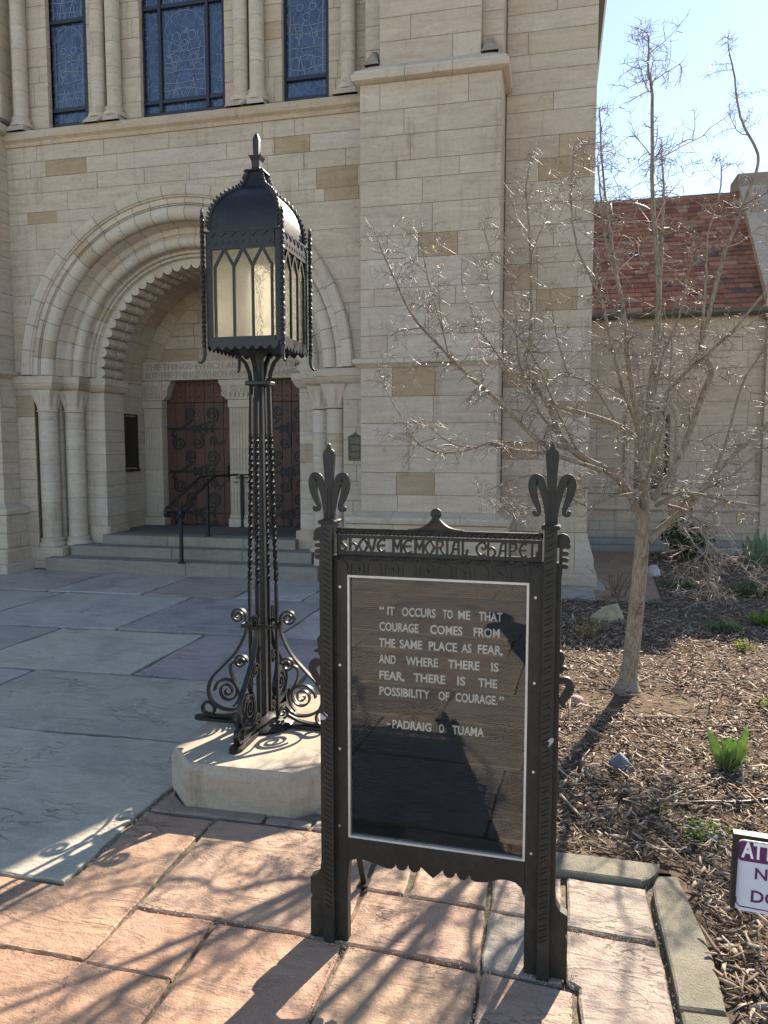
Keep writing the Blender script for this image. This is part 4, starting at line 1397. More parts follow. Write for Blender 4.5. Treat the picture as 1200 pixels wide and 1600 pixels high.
# fluted pilasters with carved capitals
def pilaster(x0, x1, corbel_l, corbel_r):
    p = MB()
    w = x1 - x0
    n = 7
    c = stone_col(q, STONE_L)
    zs = [0.62, 0.95, 1.3, 1.62, 1.95, 2.24]
    for za, zb in zip(zs[:-1], zs[1:]):
        cc = stone_col(q, STONE_L)
        pts = [(x0, 10.56), (x0, 10.41)]
        for i in range(n):
            a = x0 + w * (i + 0.12) / n; b = x0 + w * (i + 0.88) / n
            pts += [(a, 10.40), ((a * 0.75 + b * 0.25), 10.40 + 0.012), ((a + b) / 2, 10.40 + 0.018), ((a * 0.25 + b * 0.75), 10.40 + 0.012), (b, 10.40)]
        pts += [(x1, 10.41), (x1, 10.56)]
        p.poly(pts, lambda a, b, d: (a, b, d), za + 0.002, zb - 0.002, cc)
    p.bx(x0 - 0.02, x1 + 0.02, 10.37, 10.56, 0.425, 0.56, c, ch=0.01)
    p.bx(x0 - 0.008, x1 + 0.008, 10.385, 10.56, 0.561, 0.62, c, ch=0.012)
    p.bx(x0 - 0.012, x1 + 0.012, 10.38, 10.56, 2.24, 2.36, c, ch=0.01)
    o = p.build("pilaster", M['arch'], chapel)
    k_ = MB()
    e0 = x0 - (0.11 if corbel_l else 0.0); e1 = x1 + (0.11 if corbel_r else 0.0)
    k_.bx(x0 - 0.015, x1 + 0.015, 10.37, 10.56, 2.362, 2.66, c, ch=0.006)
    # carved leaf scrolls on the capital
    for sx in (0.28, 0.72):
        cxx = x0 + w * sx
        k_.tube([(a, 10.365, b) for a, b in spiral(cxx, 2.51, 0.075, 0.3 if sx < 0.5 else 2.6, 1.8 if sx < 0.5 else -1.8, 0.01)], 0.012, 5, c)
    for i in range(5):
        k_.tube([(x0 + w * (0.1 + 0.2 * i), 10.362, 2.40), (x0 + w * (0.12 + 0.2 * i), 10.355, 2.45), (x0 + w * (0.06 + 0.2 * i), 10.365, 2.48)], [0.016, 0.02, 0.006], 5, c)
    for on, xx, sg in ((corbel_l, x0, -1), (corbel_r, x1, 1)):
        if on:
            pts = [(xx + sg * 0.016, 2.37), (xx + sg * 0.05, 2.38), (xx + sg * 0.085, 2.42), (xx + sg * 0.10, 2.48), (xx + sg * 0.12, 2.56), (xx + sg * 0.16, 2.62), (xx + sg * 0.16, 2.66), (xx + sg * 0.016, 2.66)]
            if sg > 0: pts = pts[::-1]
            k_.poly(pts, lambda a, b, d: (a, 10.56 - d, b), 0.0, 0.17, c)
            k_.tube([(a, 10.385, b) for a, b in spiral(xx + sg * 0.07, 2.46, 0.06, 1.2, 1.5 * sg, 0.008)], 0.014, 5, c)
    k_.build("carved_capital", M['arch'], o, smooth=30)
pilaster(-6.235, -5.93, False, True)
pilaster(-4.81, -4.46, True, True)
pilaster(-3.42, -3.145, True, False)
# wall strip behind the doors, so nothing shows through
m = MB()
m.bx(CX - 1.6, CX + 1.6, 10.72, 10.9, 0.0, 3.0, MORT, 0)
m.build("wall", M['mortar'], chapel)


def scroll_hinge(m, x0, x1, z, y, dirn):
    """wrought strap with leaf sprays and two ranks of spirals"""
    L = x1 - x0
    X = lambda u: (x0 + u * L) if dirn > 0 else (x1 - u * L)
    S = 1 if dirn > 0 else -1
    th = 0.034
    m.bar([(X(0.0), y, z), (X(0.5), y, z), (X(0.98), y, z)], (0, 1, 0), 0.012, [0.045, 0.04, 0.012])
    def sp(u, dz, r, a0, turns):
        pts = spiral(X(u), z + dz, r, a0 if S > 0 else PI - a0, turns * S, r * 0.16)
        n = len(pts)
        m.bar([(p[0], y + 0.001, p[1]) for p in pts], (0, 1, 0), 0.012, [th * (1 - 0.55 * i / n) for i in range(n)])
        return pts[0]
    def link(pa, pts2):
        m.bar([(p[0], y + 0.0015, p[1]) for p in catmull([Vector((a[0], a[1], 0)) for a in [pa] + pts2], 5)] and
              [(p.x, y + 0.0015, p.y) for p in catmull([Vector((a[0], a[1], 0)) for a in [pa] + pts2], 5)], (0, 1, 0), 0.011, th)
    p = sp(0.72, 0.22, 0.125, R(250), 1.9); link(p, [(X(0.5), z + 0.05), (X(0.38), z)])
    p = sp(0.37, 0.24, 0.105, R(290), -1.6); link(p, [(X(0.3), z + 0.07), (X(0.2), z)])
    p = sp(0.18, -0.22, 0.12, R(120), 1.9); link(p, [(X(0.06), z - 0.10), (X(0.1), z - 0.01)])
    p = sp(0.48, -0.22, 0.105, R(60), -1.7); link(p, [(X(0.58), z - 0.10), (X(0.45), z - 0.01)])
    p = sp(0.74, -0.19, 0.07, R(80), 1.2); link(p, [(X(0.82), z - 0.24), (X(0.92), z - 0.17)])
    for u in (0.42, 0.52, 0.62, 0.72):
        for sg in (1, -1):
            for k_ in (-1, 0, 1):
                a = R(90 - 28 * k_)
                l0 = 0.075 if k_ == 0 else 0.06
                m.bar([(X(u), y + 0.002, z + sg * 0.012), (X(u) + S * math.cos(a) * l0 * 0.6, y + 0.002, z + sg * math.sin(a) * l0 * 0.6), (X(u + 0.015) + S * math.cos(a) * l0, y + 0.002, z + sg * l0 * math.sin(a))], (0, 1, 0), 0.01, [0.011, 0.014, 0.003])


def oak_door(x0, x1, hinge):
    d = MB()
    n = 7
    q2 = random.Random(int(x0 * 77))
    w = (x1 - x0) / n
    for i in range(n):
        c = jit(q2, (0.10, 0.047, 0.033), 0.18)
        d.bx(x0 + i * w + 0.002, x0 + (i + 1) * w - 0.002, 10.55, 10.62, 0.435, 2.33, c, ch=0.004)
        d.bx(x0 + i * w + 0.002, x0 + (i + 1) * w - 0.002, 10.565, 10.62, 2.338, 2.665, jit(q2, (0.12, 0.05, 0.028), 0.15), ch=0.004)
    d.bx(x0 - 0.05, x1 + 0.05, 10.60, 10.70, 0.43, 2.665, (0.03, 0.015, 0.01))
    o = d.build("door", M['door'], chapel)
    for z in (1.93, 1.27, 0.62):
        h = MB()
        xa, xb = x0 + 0.03, x1 - 0.06
        scroll_hinge(h, xa, xb, z, 10.545, hinge)
        h.build("strap_hinge", M['doormetal'], o)
    st = MB()
    for i in range(n):
        for z in (0.48, 1.0, 1.55, 2.2, 2.42, 2.6):
            st.bx(x0 + (i + 0.5) * w - 0.008, x0 + (i + 0.5) * w + 0.008, 10.542, 10.57, z - 0.008, z + 0.008, ch=0.003)
    st.build("stud", M['doormetal'], o)
    hn = MB()
    hx = x1 - 0.07 if hinge > 0 else x0 + 0.07
    hn.bx(hx - 0.03, hx + 0.03, 10.535, 10.552, 1.12, 1.40, ch=0.004)
    hn.tube([(hx, 10.535, 1.36), (hx, 10.49, 1.33), (hx, 10.485, 1.22), (hx, 10.535, 1.17)], 0.011, 8)
    hn.build("handle", M['doormetal'], o, smooth=40)
oak_door(-5.93, -4.81, 1)
oak_door(-4.46, -3.42, 1)

# porch steps
r = random.Random(14)
SC = (0.27, 0.245, 0.21)
def step(x0, x1, y0, y1, z0, z1, cuts):
    m = MB()
    xs = [x0] + list(cuts) + [x1]
    for a, b in zip(xs[:-1], xs[1:]):
        m.bx(a + 0.0015, b - 0.0015, y0, y1, z0, z1, jit(r, SC, 0.08), 0, ch=0.008)
    m.build("step", M['stone'], chapel)
step(-6.60, -2.78, 8.47, 8.80, -0.02, 0.17, (-4.55, -3.3))
step(-6.42, -2.96, 8.76, 9.10, -0.02, 0.305, (-4.9, -3.9))
m = MB()
for a, b in ((-6.10, -5.1), (-5.1, -4.0), (-4.0, -3.27)):
    m.bx(a + 0.001, b - 0.001, 9.02, 9.30, 0.0, 0.43, jit(r, SC, 0.08), 0, ch=0.008)
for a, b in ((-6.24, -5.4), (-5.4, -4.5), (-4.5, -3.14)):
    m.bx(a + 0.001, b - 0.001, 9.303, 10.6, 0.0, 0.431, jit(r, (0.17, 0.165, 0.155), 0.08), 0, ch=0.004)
m.build("step", M['stone'], chapel)

# ------------------------------------------------------------------ side wing
rw = random.Random(31)
YW = 12.5
mb = MB()
ashlar(mb, rw, face_y(YW), 0.40, 1.25, 0, 0, cs=courses(rw, 0.9, 2.36), lmin=0.3, lmax=0.8)
ashlar(mb, rw, face_y(YW), 1.79, 3.3, 0, 0, cs=courses(rw, 0.9, 2.36), lmin=0.3, lmax=0.9)
ashlar(mb, rw, face_y(YW), 0.40, 3.3, 0, 0, cs=courses(rw, 2.36, 3.72), lmin=0.3, lmax=0.9)
ashlar(mb, rw, face_y(YW - 0.06), 0.40, 3.3, 0, 0, cs=courses(rw, 0.1, 0.62), lmin=0.4, lmax=0.9)
for xa, xb, za, zb in ((0.40, 1.25, 0, 3.72), (1.79, 3.3, 0, 3.72), (1.2505, 1.7895, 0, 0.98), (1.2505, 1.7895, 2.36, 3.72)):
    mb.bx(xa, xb, YW + 0.007, 16, za, zb, MORT, 1)
mb.bx(0.40, 3.3, YW - 0.053, YW + 0.006, 0.0, 0.62, MORT, 1)
path_sweep(mb, [(-0.02, 0.62), (0.07, 0.62), (0.10, 0.66), (0.09, 0.70), (0.04, 0.74), (0.05, 0.80), (0.03, 0.84), (-0.02, 0.9)], [(0.40, YW), (3.3, YW)], stone_col(rw))
# right-hand end pier under the gable
ashlar(mb, rw, face_y(YW - 0.12), 3.12, 3.9, 0, 0, cs=courses(rw, 0.1, 4.0), lmin=0.3, lmax=0.5)
ashlar(mb, rw, face_nx(3.12), YW - 0.10, YW, 0, 0, cs=courses(rw, 0.1, 4.0), lmin=0.3, lmax=0.5)
mb.bx(3.127, 3.9, YW - 0.113, 16, 0.0, 4.0, MORT, 1)
mb.build("wall", SM, chapel)
# raised gable parapet beside the roof
mb = MB()
for i in range(9):
    t0, t1 = i / 9, (i + 1) / 9
    ya, yb = 12.34 + 2.3 * t0, 12.34 + 2.3 * t1
    za, zb = 3.95 + 2.48 * t0, 3.95 + 2.48 * t1
    c = stone_col(rw, (0.40, 0.37, 0.32))
    v = [(3.08, ya, za), (3.5, ya, za), (3.5, yb, zb), (3.08, yb, zb), (3.08, ya, za - 0.5), (3.5, ya, za - 0.9), (3.5, yb, zb - 0.5), (3.08, yb, zb - 0.5)]
    v[4] = (3.08, ya, 3.6); v[5] = (3.5, ya, 3.6); v[6] = (3.5, yb, 3.6); v[7] = (3.08, yb, 3.6)
    mb.add([tuple(p) for p in v], [(0, 1, 2, 3), (4, 0, 3, 7), (1, 5, 6, 2), (4, 5, 1, 0)], c, 0)
mb.bx(3.04, 3.9, 14.45, 15.0, 6.15, 6.45, (0.27, 0.25, 0.22), 0, ch=0.02)
ashlar(mb, rw, face_y(14.6), 3.2, 5.2, 0, 0, cs=courses(rw, 3.0, 6.14), lmin=0.4, lmax=0.9)
mb.bx(3.2, 5.2, 14.61, 15.2, 3.0, 6.14, MORT, 1)
mb.build("gable_parapet", SM, chapel)
# clay tile roof
mb = MB()
slope = Vector((0, 2.12, 2.36)); SL = slope.length; sdir = slope.normalized(); snrm = Vector((0, -sdir.z, sdir.y))
o0 = Vector((0, 12.38, 3.74))
rows = 26
pal = [(0.28, 0.138, 0.10), (0.24, 0.112, 0.085), (0.33, 0.175, 0.13), (0.21, 0.108, 0.085), (0.33, 0.215, 0.17), (0.16, 0.105, 0.09), (0.10, 0.085, 0.09)]
for i in range(rows):
    e = SL / rows
    x = 0.36 + rw.uniform(-0.2, 0)
    while x < 3.08:
        w = rw.uniform(0.15, 0.26)
        c = jit(rw, rw.choices(pal, (5, 4, 3, 3, 2, 0.8, 0.4))[0], 0.15)
        lift = rw.uniform(0.0, 0.016)
        s0 = e * i - rw.uniform(0, 0.012)
        xa, xb = max(0.393, x + 0.002), min(3.08, x + w - 0.002)
        if xb > xa:
            pts = []
            for ss, hh in ((s0, 0.012 + lift), (s0 + e * 1.35, -0.004)):
                for tk in (0.0, 0.027):
                    for xx in (xa, xb):
                        p = o0 + sdir * ss + snrm * (hh + tk)
                        pts.append((xx, p.y, p.z + rw.uniform(-0.0015, 0.0015)))
            mb.add(pts, [(2, 3, 7, 6), (0, 1, 3, 2), (0, 2, 6, 4), (1, 5, 7, 3)], c)
        x += w
p0 = o0 - snrm * 0.02; p1 = o0 + slope - snrm * 0.02
mb.add([(0.393, p0.y, p0.z), (3.08, p0.y, p0.z), (3.08, p1.y, p1.z), (0.393, p1.y, p1.z), (0.393, p1.y + 2.1, p0.z), (3.08, p1.y + 2.1, p0.z)], [(0, 1, 2, 3), (3, 2, 5, 4)], (0.05, 0.03, 0.025))
roof = mb.build("roof", M['tile'], chapel)
rd = MB()
x = 0.393
while x < 3.06:
    w = rw.uniform(0.3, 0.42)
    c = jit(rw, (0.22, 0.12, 0.085), 0.2)
    py_, pz_ = p1.y + 0.01, p1.z + 0.045 + rw.uniform(0, 0.008)
    xb = min(3.07, x + w - 0.006)
    rd.add([(x, py_ - 0.10, pz_ - 0.08), (xb, py_ - 0.10, pz_ - 0.08), (xb, py_, pz_ + 0.03), (x, py_, pz_ + 0.03), (x, py_ + 0.10, pz_ - 0.08), (xb, py_ + 0.10, pz_ - 0.08)], [(0, 1, 2, 3), (3, 2, 5, 4), (0, 3, 4), (1, 5, 2)], c)
    x += w
rd.build("ridge_tile", M['tile'], roof)
g = MB()
g.poly([(12.28, 3.66), (12.24, 3.69), (12.235, 3.74), (12.25, 3.74), (12.26, 3.70), (12.36, 3.70), (12.40, 3.74), (12.41, 3.74), (12.41, 3.66)], lambda a, b, d: (d, a, b), 0.395, 3.10)
g.build("gutter", M['gutter'], roof)
# arched side window with moulded surround
w = MB()
v, f = [], []
wx, wz, wr = 1.52, 2.05, 0.30
ring = [(-1, 0)] + [(math.cos(PI - PI * i / 14), math.sin(PI - PI * i / 14)) for i in range(15)] + [(1, 0)]
def ringpt(i, r): 
    c, s_ = ring[i]
    if i == 0: return (wx - r, 0.98)
    if i == len(ring) - 1: return (wx + r, 0.98)
    return (wx + r * c, wz + r * s_)
prof = [(0.42, 12.49), (0.42, 12.455), (0.38, 12.44), (0.35, 12.455), (0.34, 12.48), (0.30, 12.485), (0.27, 12.50), (0.262, 12.52), (0.262, 12.80)]
for i in range(len(ring)):
    for rr, y in prof:
        p = ringpt(i, rr); v.append((p[0], y, p[1]))
n = len(prof)
w.add(v, [(i * n + k_, i * n + k_ + 1, (i + 1) * n + k_ + 1, (i + 1) * n + k_) for i in range(len(ring) - 1) for k_ in range(n - 1)], stone_col(rw))
w.bx(wx - 0.48, wx + 0.48, 12.42, 12.5, 0.92, 0.98, stone_col(rw), ch=0.008)
wo = w.build("window", M['stone'], chapel, smooth=35)
gl = MB()
gl.poly([ringpt(i, 0.27) for i in range(len(ring))], lambda a, b, d: (a, 12.78 - d, b), 0.0, 0.004)
gl.build("glazing", M['darkglass'], wo)
# low stone steps along the wing
st = MB()
for x0, x1 in ((0.52, 1.35), (1.353, 2.4), (2.403, 3.4)):
    st.bx(x0, x1, 12.0, 12.42, 0.0, 0.10, jit(rw, (0.30, 0.30, 0.29), 0.06), ch=0.008)
    st.bx(x0, x1, 12.2, 12.43, 0.1, 0.19, jit(rw, (0.30, 0.30, 0.29), 0.06), ch=0.008)
st.build("step", M['stone'], chapel)

# ------------------------------------------------------------------ chapel notice board
def ribbon(mb, path, widths, mapf, d0, d1, col=(1, 1, 1), mi=0, closed=False, sub=5, smooth=True):
    """flat plate following a 2D path with varying width"""
    if smooth and len(path) > 2:
        P = catmull([Vector((a, b, 0)) for a, b in path], sub)
        W = []
        n0 = len(path) - 1
        for i in range(len(P)):
            t = i / (len(P) - 1) * n0
            k_ = min(int(t), n0 - 1)
            W.append(widths[k_] + (widths[k_ + 1] - widths[k_]) * (t - k_))
    else:
        P = [Vector((a, b, 0)) for a, b in path]; W = list(widths)
    m = len(P)
    v, f = [], []
    for i in range(m):
        if closed:
            t = P[(i + 1) % m] - P[i - 1]
        else:
            t = P[min(i + 1, m - 1)] - P[max(i - 1, 0)]
        t.normalize()
        nn = Vector((-t.y, t.x, 0))
        if 0 < i < m - 1 and not smooth:
            a = (P[i] - P[i - 1]).normalized()
            na = Vector((-a.y, a.x, 0))
            nn = nn / max(0.45, nn.dot(na))
        for s_, d in ((1, d1), (-1, d1), (-1, d0), (1, d0)):
            q_ = P[i] + nn * (s_ * W[i] / 2)
            v.append(mapf(q_.x, q_.y, d))
    rng_ = range(m if closed else m - 1)
    for i in rng_:
        j = (i + 1) % m
        for k_ in range(4):
            k2 = (k_ + 1) % 4
            f.append((i * 4 + k_, i * 4 + k2, j * 4 + k2, j * 4 + k_))
    if not closed:
        f += [(0, 1, 2, 3), tuple((m - 1) * 4 + k_ for k_ in (3, 2, 1, 0))]
    mb.add(v, f, col, mi)


def disc(mb, c, r, mapf, d0, d1, n=18, col=(1, 1, 1), mi=0):
    mb.poly([(c[0] + r * math.cos(2 * PI * i / n), c[1] + r * math.sin(2 * PI * i / n)) for i in range(n)], mapf, d0, d1, col, mi)


XB, YB = -0.345, 2.185
board = thing("notice_board", "black iron chapel notice board with fleur-de-lis posts and a glazed white-lettered quote", "notice board", (XB, YB, 0))
fb = lambda a, b, d: (XB + a, YB - d, b)          # d towards the viewer
IR = M['iron']

# frame plate: two stiles, frieze, apron
fr = MB()
for s in sides():
    o = [(0.2815, 0.0), (0.2815, 1.272), (0.321, 1.2725), (0.372, 1.2725), (0.372, 0.265), (0.376, 0.235), (0.388, 0.215), (0.407, 0.205), (0.410, 0.203), (0.410, 0.15), (0.403, 0.14), (0.410, 0.13), (0.411, 0.0)]
    pts = [(s * a, b) for a, b in o]
    # inner foot edge sits a little further out below the apron
    pts[0] = (s * 0.2822, 0.0)
    pts.insert(1, (s * 0.2822, 0.25)); pts.insert(2, (s * 0.2815, 0.29))
    if s > 0: pts = pts[::-1]
    fr.poly(pts, fb, -0.032, 0.0)
fr.poly([(-0.2805, 1.2115), (0.2805, 1.2115), (0.2805, 1.272), (-0.2805, 1.272)], fb, -0.032, 0.0005)
ol_l = [(203, 505), (205, 465), (222, 435), (262, 425), (300, 437), (345, 453), (375, 464), (396, 466), (407, 458), (411, 444),
        (416, 460), (428, 471), (444, 472), (457, 464), (463, 450), (469, 467), (481, 478), (497, 479), (510, 470), (516, 457), (540, 480), (565, 502),
        (590, 482), (605, 468), (610, 486), (622, 498), (638, 500), (652, 492), (659, 477), (666, 495), (678, 506), (694, 507), (708, 499), (714, 484),
        (720, 503), (735, 513), (780, 515), (830, 503), (865, 503), (900, 513), (925, 535), (938, 575)]
full = []
for x, y in ol_l:
    w_ = at(460 + x / 2.609, 1180 + y / 2.609, YB)
    full.append((w_.x - XB, w_.z))
full[0] = (-0.2805, full[0][1]); full[-1] = (0.2805, full[-1][1])
full = [full[0]] + [p for p in full[1:-1] if -0.279 < p[0] < 0.279] + [full[-1]]
full += [(0.2805, 0.3545), (-0.2805, 0.3545)]
fr.poly(full, fb, -0.032, 0.0005)
frame = fr.build("frame", IR, board)
# frieze of blind arches with bolts
fz = MB()
for i in range(12):
    a = -0.302 + 0.0549 * i
    pts = [(a + 0.021 * math.cos(q_ * PI / 10), 1.243 + 0.013 * math.sin(q_ * PI / 10)) for q_ in range(11)]
    pts = [(a + 0.021, 1.216)] + pts + [(a - 0.021, 1.216)]
    ribbon(fz, pts, [0.0036] * len(pts), fb, 0.0005, 0.0040, smooth=False)
for i, a in enumerate((-0.244, -0.135, -0.026, 0.084, 0.194)):
    disc(fz, (a, 1.232), 0.0062, fb, 0.0, 0.006, 10)
fz.build("frieze", IR, frame)
for (px_, py_) in ((530, 917.6), (530, 1040), (530, 1171), (529.5, 1292), (837, 933), (835, 1066), (833.5, 1204), (830, 1331)):
    p = at(px_, py_, YB)
    sc_ = MB()
    disc(sc_, (p.x - XB, p.z), 0.0042, fb, 0.0, 0.002, 10)
    sc_.build("screw", M['steel'], frame)

# posts with slashed rib, fleur finial and side crests
for s in sides():
    p = MB()
    g = lambda a, b, d, s=s: (XB + s * a, YB - d, b)
    p.poly([(0.322, 0.0), (0.358, 0.0), (0.358, 1.385), (0.322, 1.385)], g, -0.045, 0.022)
    p.poly([(0.316, 0.0), (0.3215, 0.0), (0.3215, 1.27), (0.316, 1.27)], g, -0.001, 0.004)
    p.poly([(0.3585, 0.0), (0.364, 0.0), (0.364, 1.27), (0.3585, 1.27)], g, -0.001, 0.004)
    # collar under the finial
    p.bx(XB + s * 0.34 - 0.027, XB + s * 0.34 + 0.027, YB - 0.031, YB + 0.052, 1.372, 1.3835, ch=0.004)
    post = p.build("post", IR, board)
    sl = MB()
    z = 0.12
    i = 0
    while z < 1.36:
        lo, hi = ((0.3295, z), (0.3505, z + 0.0125))
        if s < 0: pts = [(0.3295, z - 0.0022), (0.3515, z + 0.012 - 0.0022), (0.3515, z + 0.012 + 0.0022), (0.3295, z + 0.0022)]
        else: pts = [(0.3265, z - 0.0022), (0.3485, z + 0.012 - 0.0022), (0.3485, z + 0.012 + 0.0022), (0.3265, z + 0.0022)]
        if i == 0 or True:
            sl.poly(pts, g, 0.0215, 0.0225)
        z += 0.0178 if s < 0 else (0.0135 if i % 2 == 0 else 0.0225)
        i += 1
    sl.build("notch_shade", M['groove_shade'], post)  # thin raised plates, near-black colour stands in for the shade of cut grooves
    # fleur-de-lis, cut from plate
    K = 0.000487
    fc = 0.34
    F_ = lambda dx, y: (fc + dx * K, 1.383 + (1400 - y) * K)
    fl = MB()
    blade = [(-37, 1400), (-37, 1330), (-30, 1290), (-27, 1190), (-31, 1090), (-38, 1015), (-40, 985), (-34, 962), (-18, 946), (-13, 932), (-8, 917), (0, 910), (8, 917), (13, 932), (18, 946), (34, 962), (40, 985), (38, 1015), (31, 1090), (27, 1190), (30, 1290), (37, 1330), (37, 1400)]
    fl.poly([F_(*q_) for q_ in blade][::-1], g, -0.018, -0.004)
    for t in sides():
        path = [(t * 22, 1365), (t * 36, 1260), (t * 54, 1180), (t * 72, 1136), (t * 98, 1126), (t * 112, 1165), (t * 104, 1225), (t * 86, 1275), (t * 72, 1312), (t * 78, 1338), (t * 98, 1338), (t * 104, 1322)]
        ww = [26, 34, 46, 58, 60, 56, 46, 36, 26, 21, 21, 16]
        ribbon(fl, [F_(*q_) for q_ in path], [w * K for w in ww], g, -0.0175 - 0.0003 * t, -0.0045 - 0.0004 * t, sub=5)
        disc(fl, F_(t * 101, 1326), 13 * K, g, -0.0170, -0.0052, 12)
    # raised ribs on the stem
    for dx in (-13, 13):
        ribbon(fl, [F_(dx, 1385), F_(dx * 0.8, 1200)], [0.003, 0.002], g, -0.004, -0.0015, smooth=False)
    ribbon(fl, [F_(-24, 1385), F_(-20, 1350), F_(0, 1335), F_(20, 1350), F_(24, 1385)], [0.003] * 5, g, -0.004, -0.0012)
    fl.build("finial", IR, post)
    # comb crest and side scrolls
    cr = MB()
    disc(cr, (0.372, 1.336), 0.0225, g, -0.026, -0.010, 20)
    disc(cr, (0.388, 1.322), 0.0085, g, -0.0255, -0.0105, 12)
    for j, zz in enumerate((1.300, 1.281, 1.262)):
        cr.poly([(0.366, zz - 0.006), (0.384, zz - 0.0065)] + [(0.385 + 0.0065 * math.cos(R(-70 + 35 * q_)), zz + 0.0065 * math.sin(R(-70 + 35 * q_))) for q_ in range(5)] + [(0.366, zz + 0.007)], g, -0.026, -0.0105)
    cr.poly([(0.364, 1.235), (0.3735, 1.235), (0.3735, 1.345), (0.364, 1.345)], g, -0.0262, -0.0095)
    cr.build("crest", IR, post)
    cr = MB()
    U = 0.000239
    S_ = lambda x, y: (0.366 + (x - 690) * U, 1.009 - (y - 300) * U)
    ribbon(cr, [S_(*q_) for q_ in ((672, 660), (690, 540), (726, 440), (742, 365), (715, 322), (660, 322))], [w * U for w in (60, 66, 66, 62, 58, 46)], g, -0.0262, -0.0102)
    ribbon(cr, [S_(*q_) for q_ in ((705, 560), (758, 505), (806, 518))], [w * U for w in (70, 50, 28)], g, -0.0258, -0.0106)
    disc(cr, S_(800, 518), 16 * U, g, -0.0256, -0.0108, 10)
    cr.build("side_scroll", IR, post)
    cr = MB()
    ribbon(cr, [S_(*q_) for q_ in ((640, 800), (672, 715), (735, 660), (812, 672), (842, 745), (806, 835), (756, 915), (770, 972), (800, 985))], [w * U for w in (50, 60, 80, 100, 104, 100, 86, 60, 40)], g, -0.0260, -0.0100)
    cr.build("side_scroll", IR, post)
    bs = MB()
    p0, p1 = Vector((XB + s * 0.322, 2.51, 0.0)), Vector((XB + s * 0.322, 2.228, 0.62))
    bs.bar([p0, p0 * 0.5 + p1 * 0.5, p1], (1, 0, 0), 0.020, 0.009)
    bs.bx(XB + s * 0.322 - 0.02, XB + s * 0.322 + 0.02, 2.48, 2.54, 0.0, 0.007, ch=0.002)
    bs.build("stay", IR, board)
# bare patches where the paint has chipped
for pts in (((500, 1116), (509, 1124), (505, 1127), (499, 1126)), ((503, 1113), (511, 1119), (510, 1122))):
    q_ = [at(x, y, YB - 0.0235) for x, y in pts]
    cm = MB()
    cm.poly([(v.x - XB, v.z) for v in q_], fb, 0.0226, 0.0234)
    cm.build("paint_chip", M['chipmark'], board)
cm = MB()
q_ = [at(x, y, YB - 0.0235) for x, y in ((856, 1156), (861, 1151), (866, 1152), (865, 1158), (860, 1163), (857, 1166), (859, 1158))]
cm.poly([(v.x - XB, v.z) for v in q_], fb, 0.0226, 0.0234)
cm.build("paint_chip", M['chipmark'], board)

# header with cut-out chapel name
hd = MB()
hd.poly([(-0.3155, 1.3265), (0.3155, 1.3265), (0.3155, 1.3375), (-0.3155, 1.3375)], fb, -0.016, -0.006)
hd.poly([(-0.3155, 1.2735), (0.3155, 1.2735), (0.3155, 1.2865), (-0.3155, 1.2865)], fb, -0.016, -0.006)
for s in sides():
    hd.poly([(s * 0.3155, 1.2868), (s * 0.303, 1.2868), (s * 0.303, 1.3262), (s * 0.3155, 1.3262)][::s], fb, -0.016, -0.006)
header = hd.build("header", IR, board)
# rope-twist rails
tw = MB()
for zc, rr in ((1.348, 0.0088), (1.2645, 0.0068)):
    tw.bx(XB - 0.3155, XB + 0.3155, YB - 0.002, YB + 0.018, zc + rr * 0.75, zc + rr * 1.15, ch=0.001)
    n = 150
    for k_ in range(3):
        pts = [(XB - 0.3155 + 0.631 * i / n, YB + 0.004 - 0.55 * rr * math.cos(2 * PI * (i / n * 15 + k_ / 3)), zc + 0.55 * rr * math.sin(2 * PI * (i / n * 15 + k_ / 3))) for i in range(n + 1)]
        tw.tube(pts, rr * 0.56, 6)
tw.build("twisted_rail", IR, header, smooth=50)
on = MB()
ol = [(-0.085, 1.3585), (-0.06, 1.3605), (-0.04, 1.366), (-0.024, 1.376), (-0.012, 1.388), (-0.007, 1.396)]
on.poly(ol + [(-a, b) for a, b in ol[::-1]], fb, -0.014, -0.004)
disc(on, (0, 1.4085), 0.0165, fb, -0.0145, -0.0035, 24)
ribbon(on, ol + [(0, 1.399)] + [(-a, b) for a, b in ol[::-1]], [0.006] * 13, fb, -0.016, 0.004, sub=3)
on.build("crest", IR, header, smooth=40)

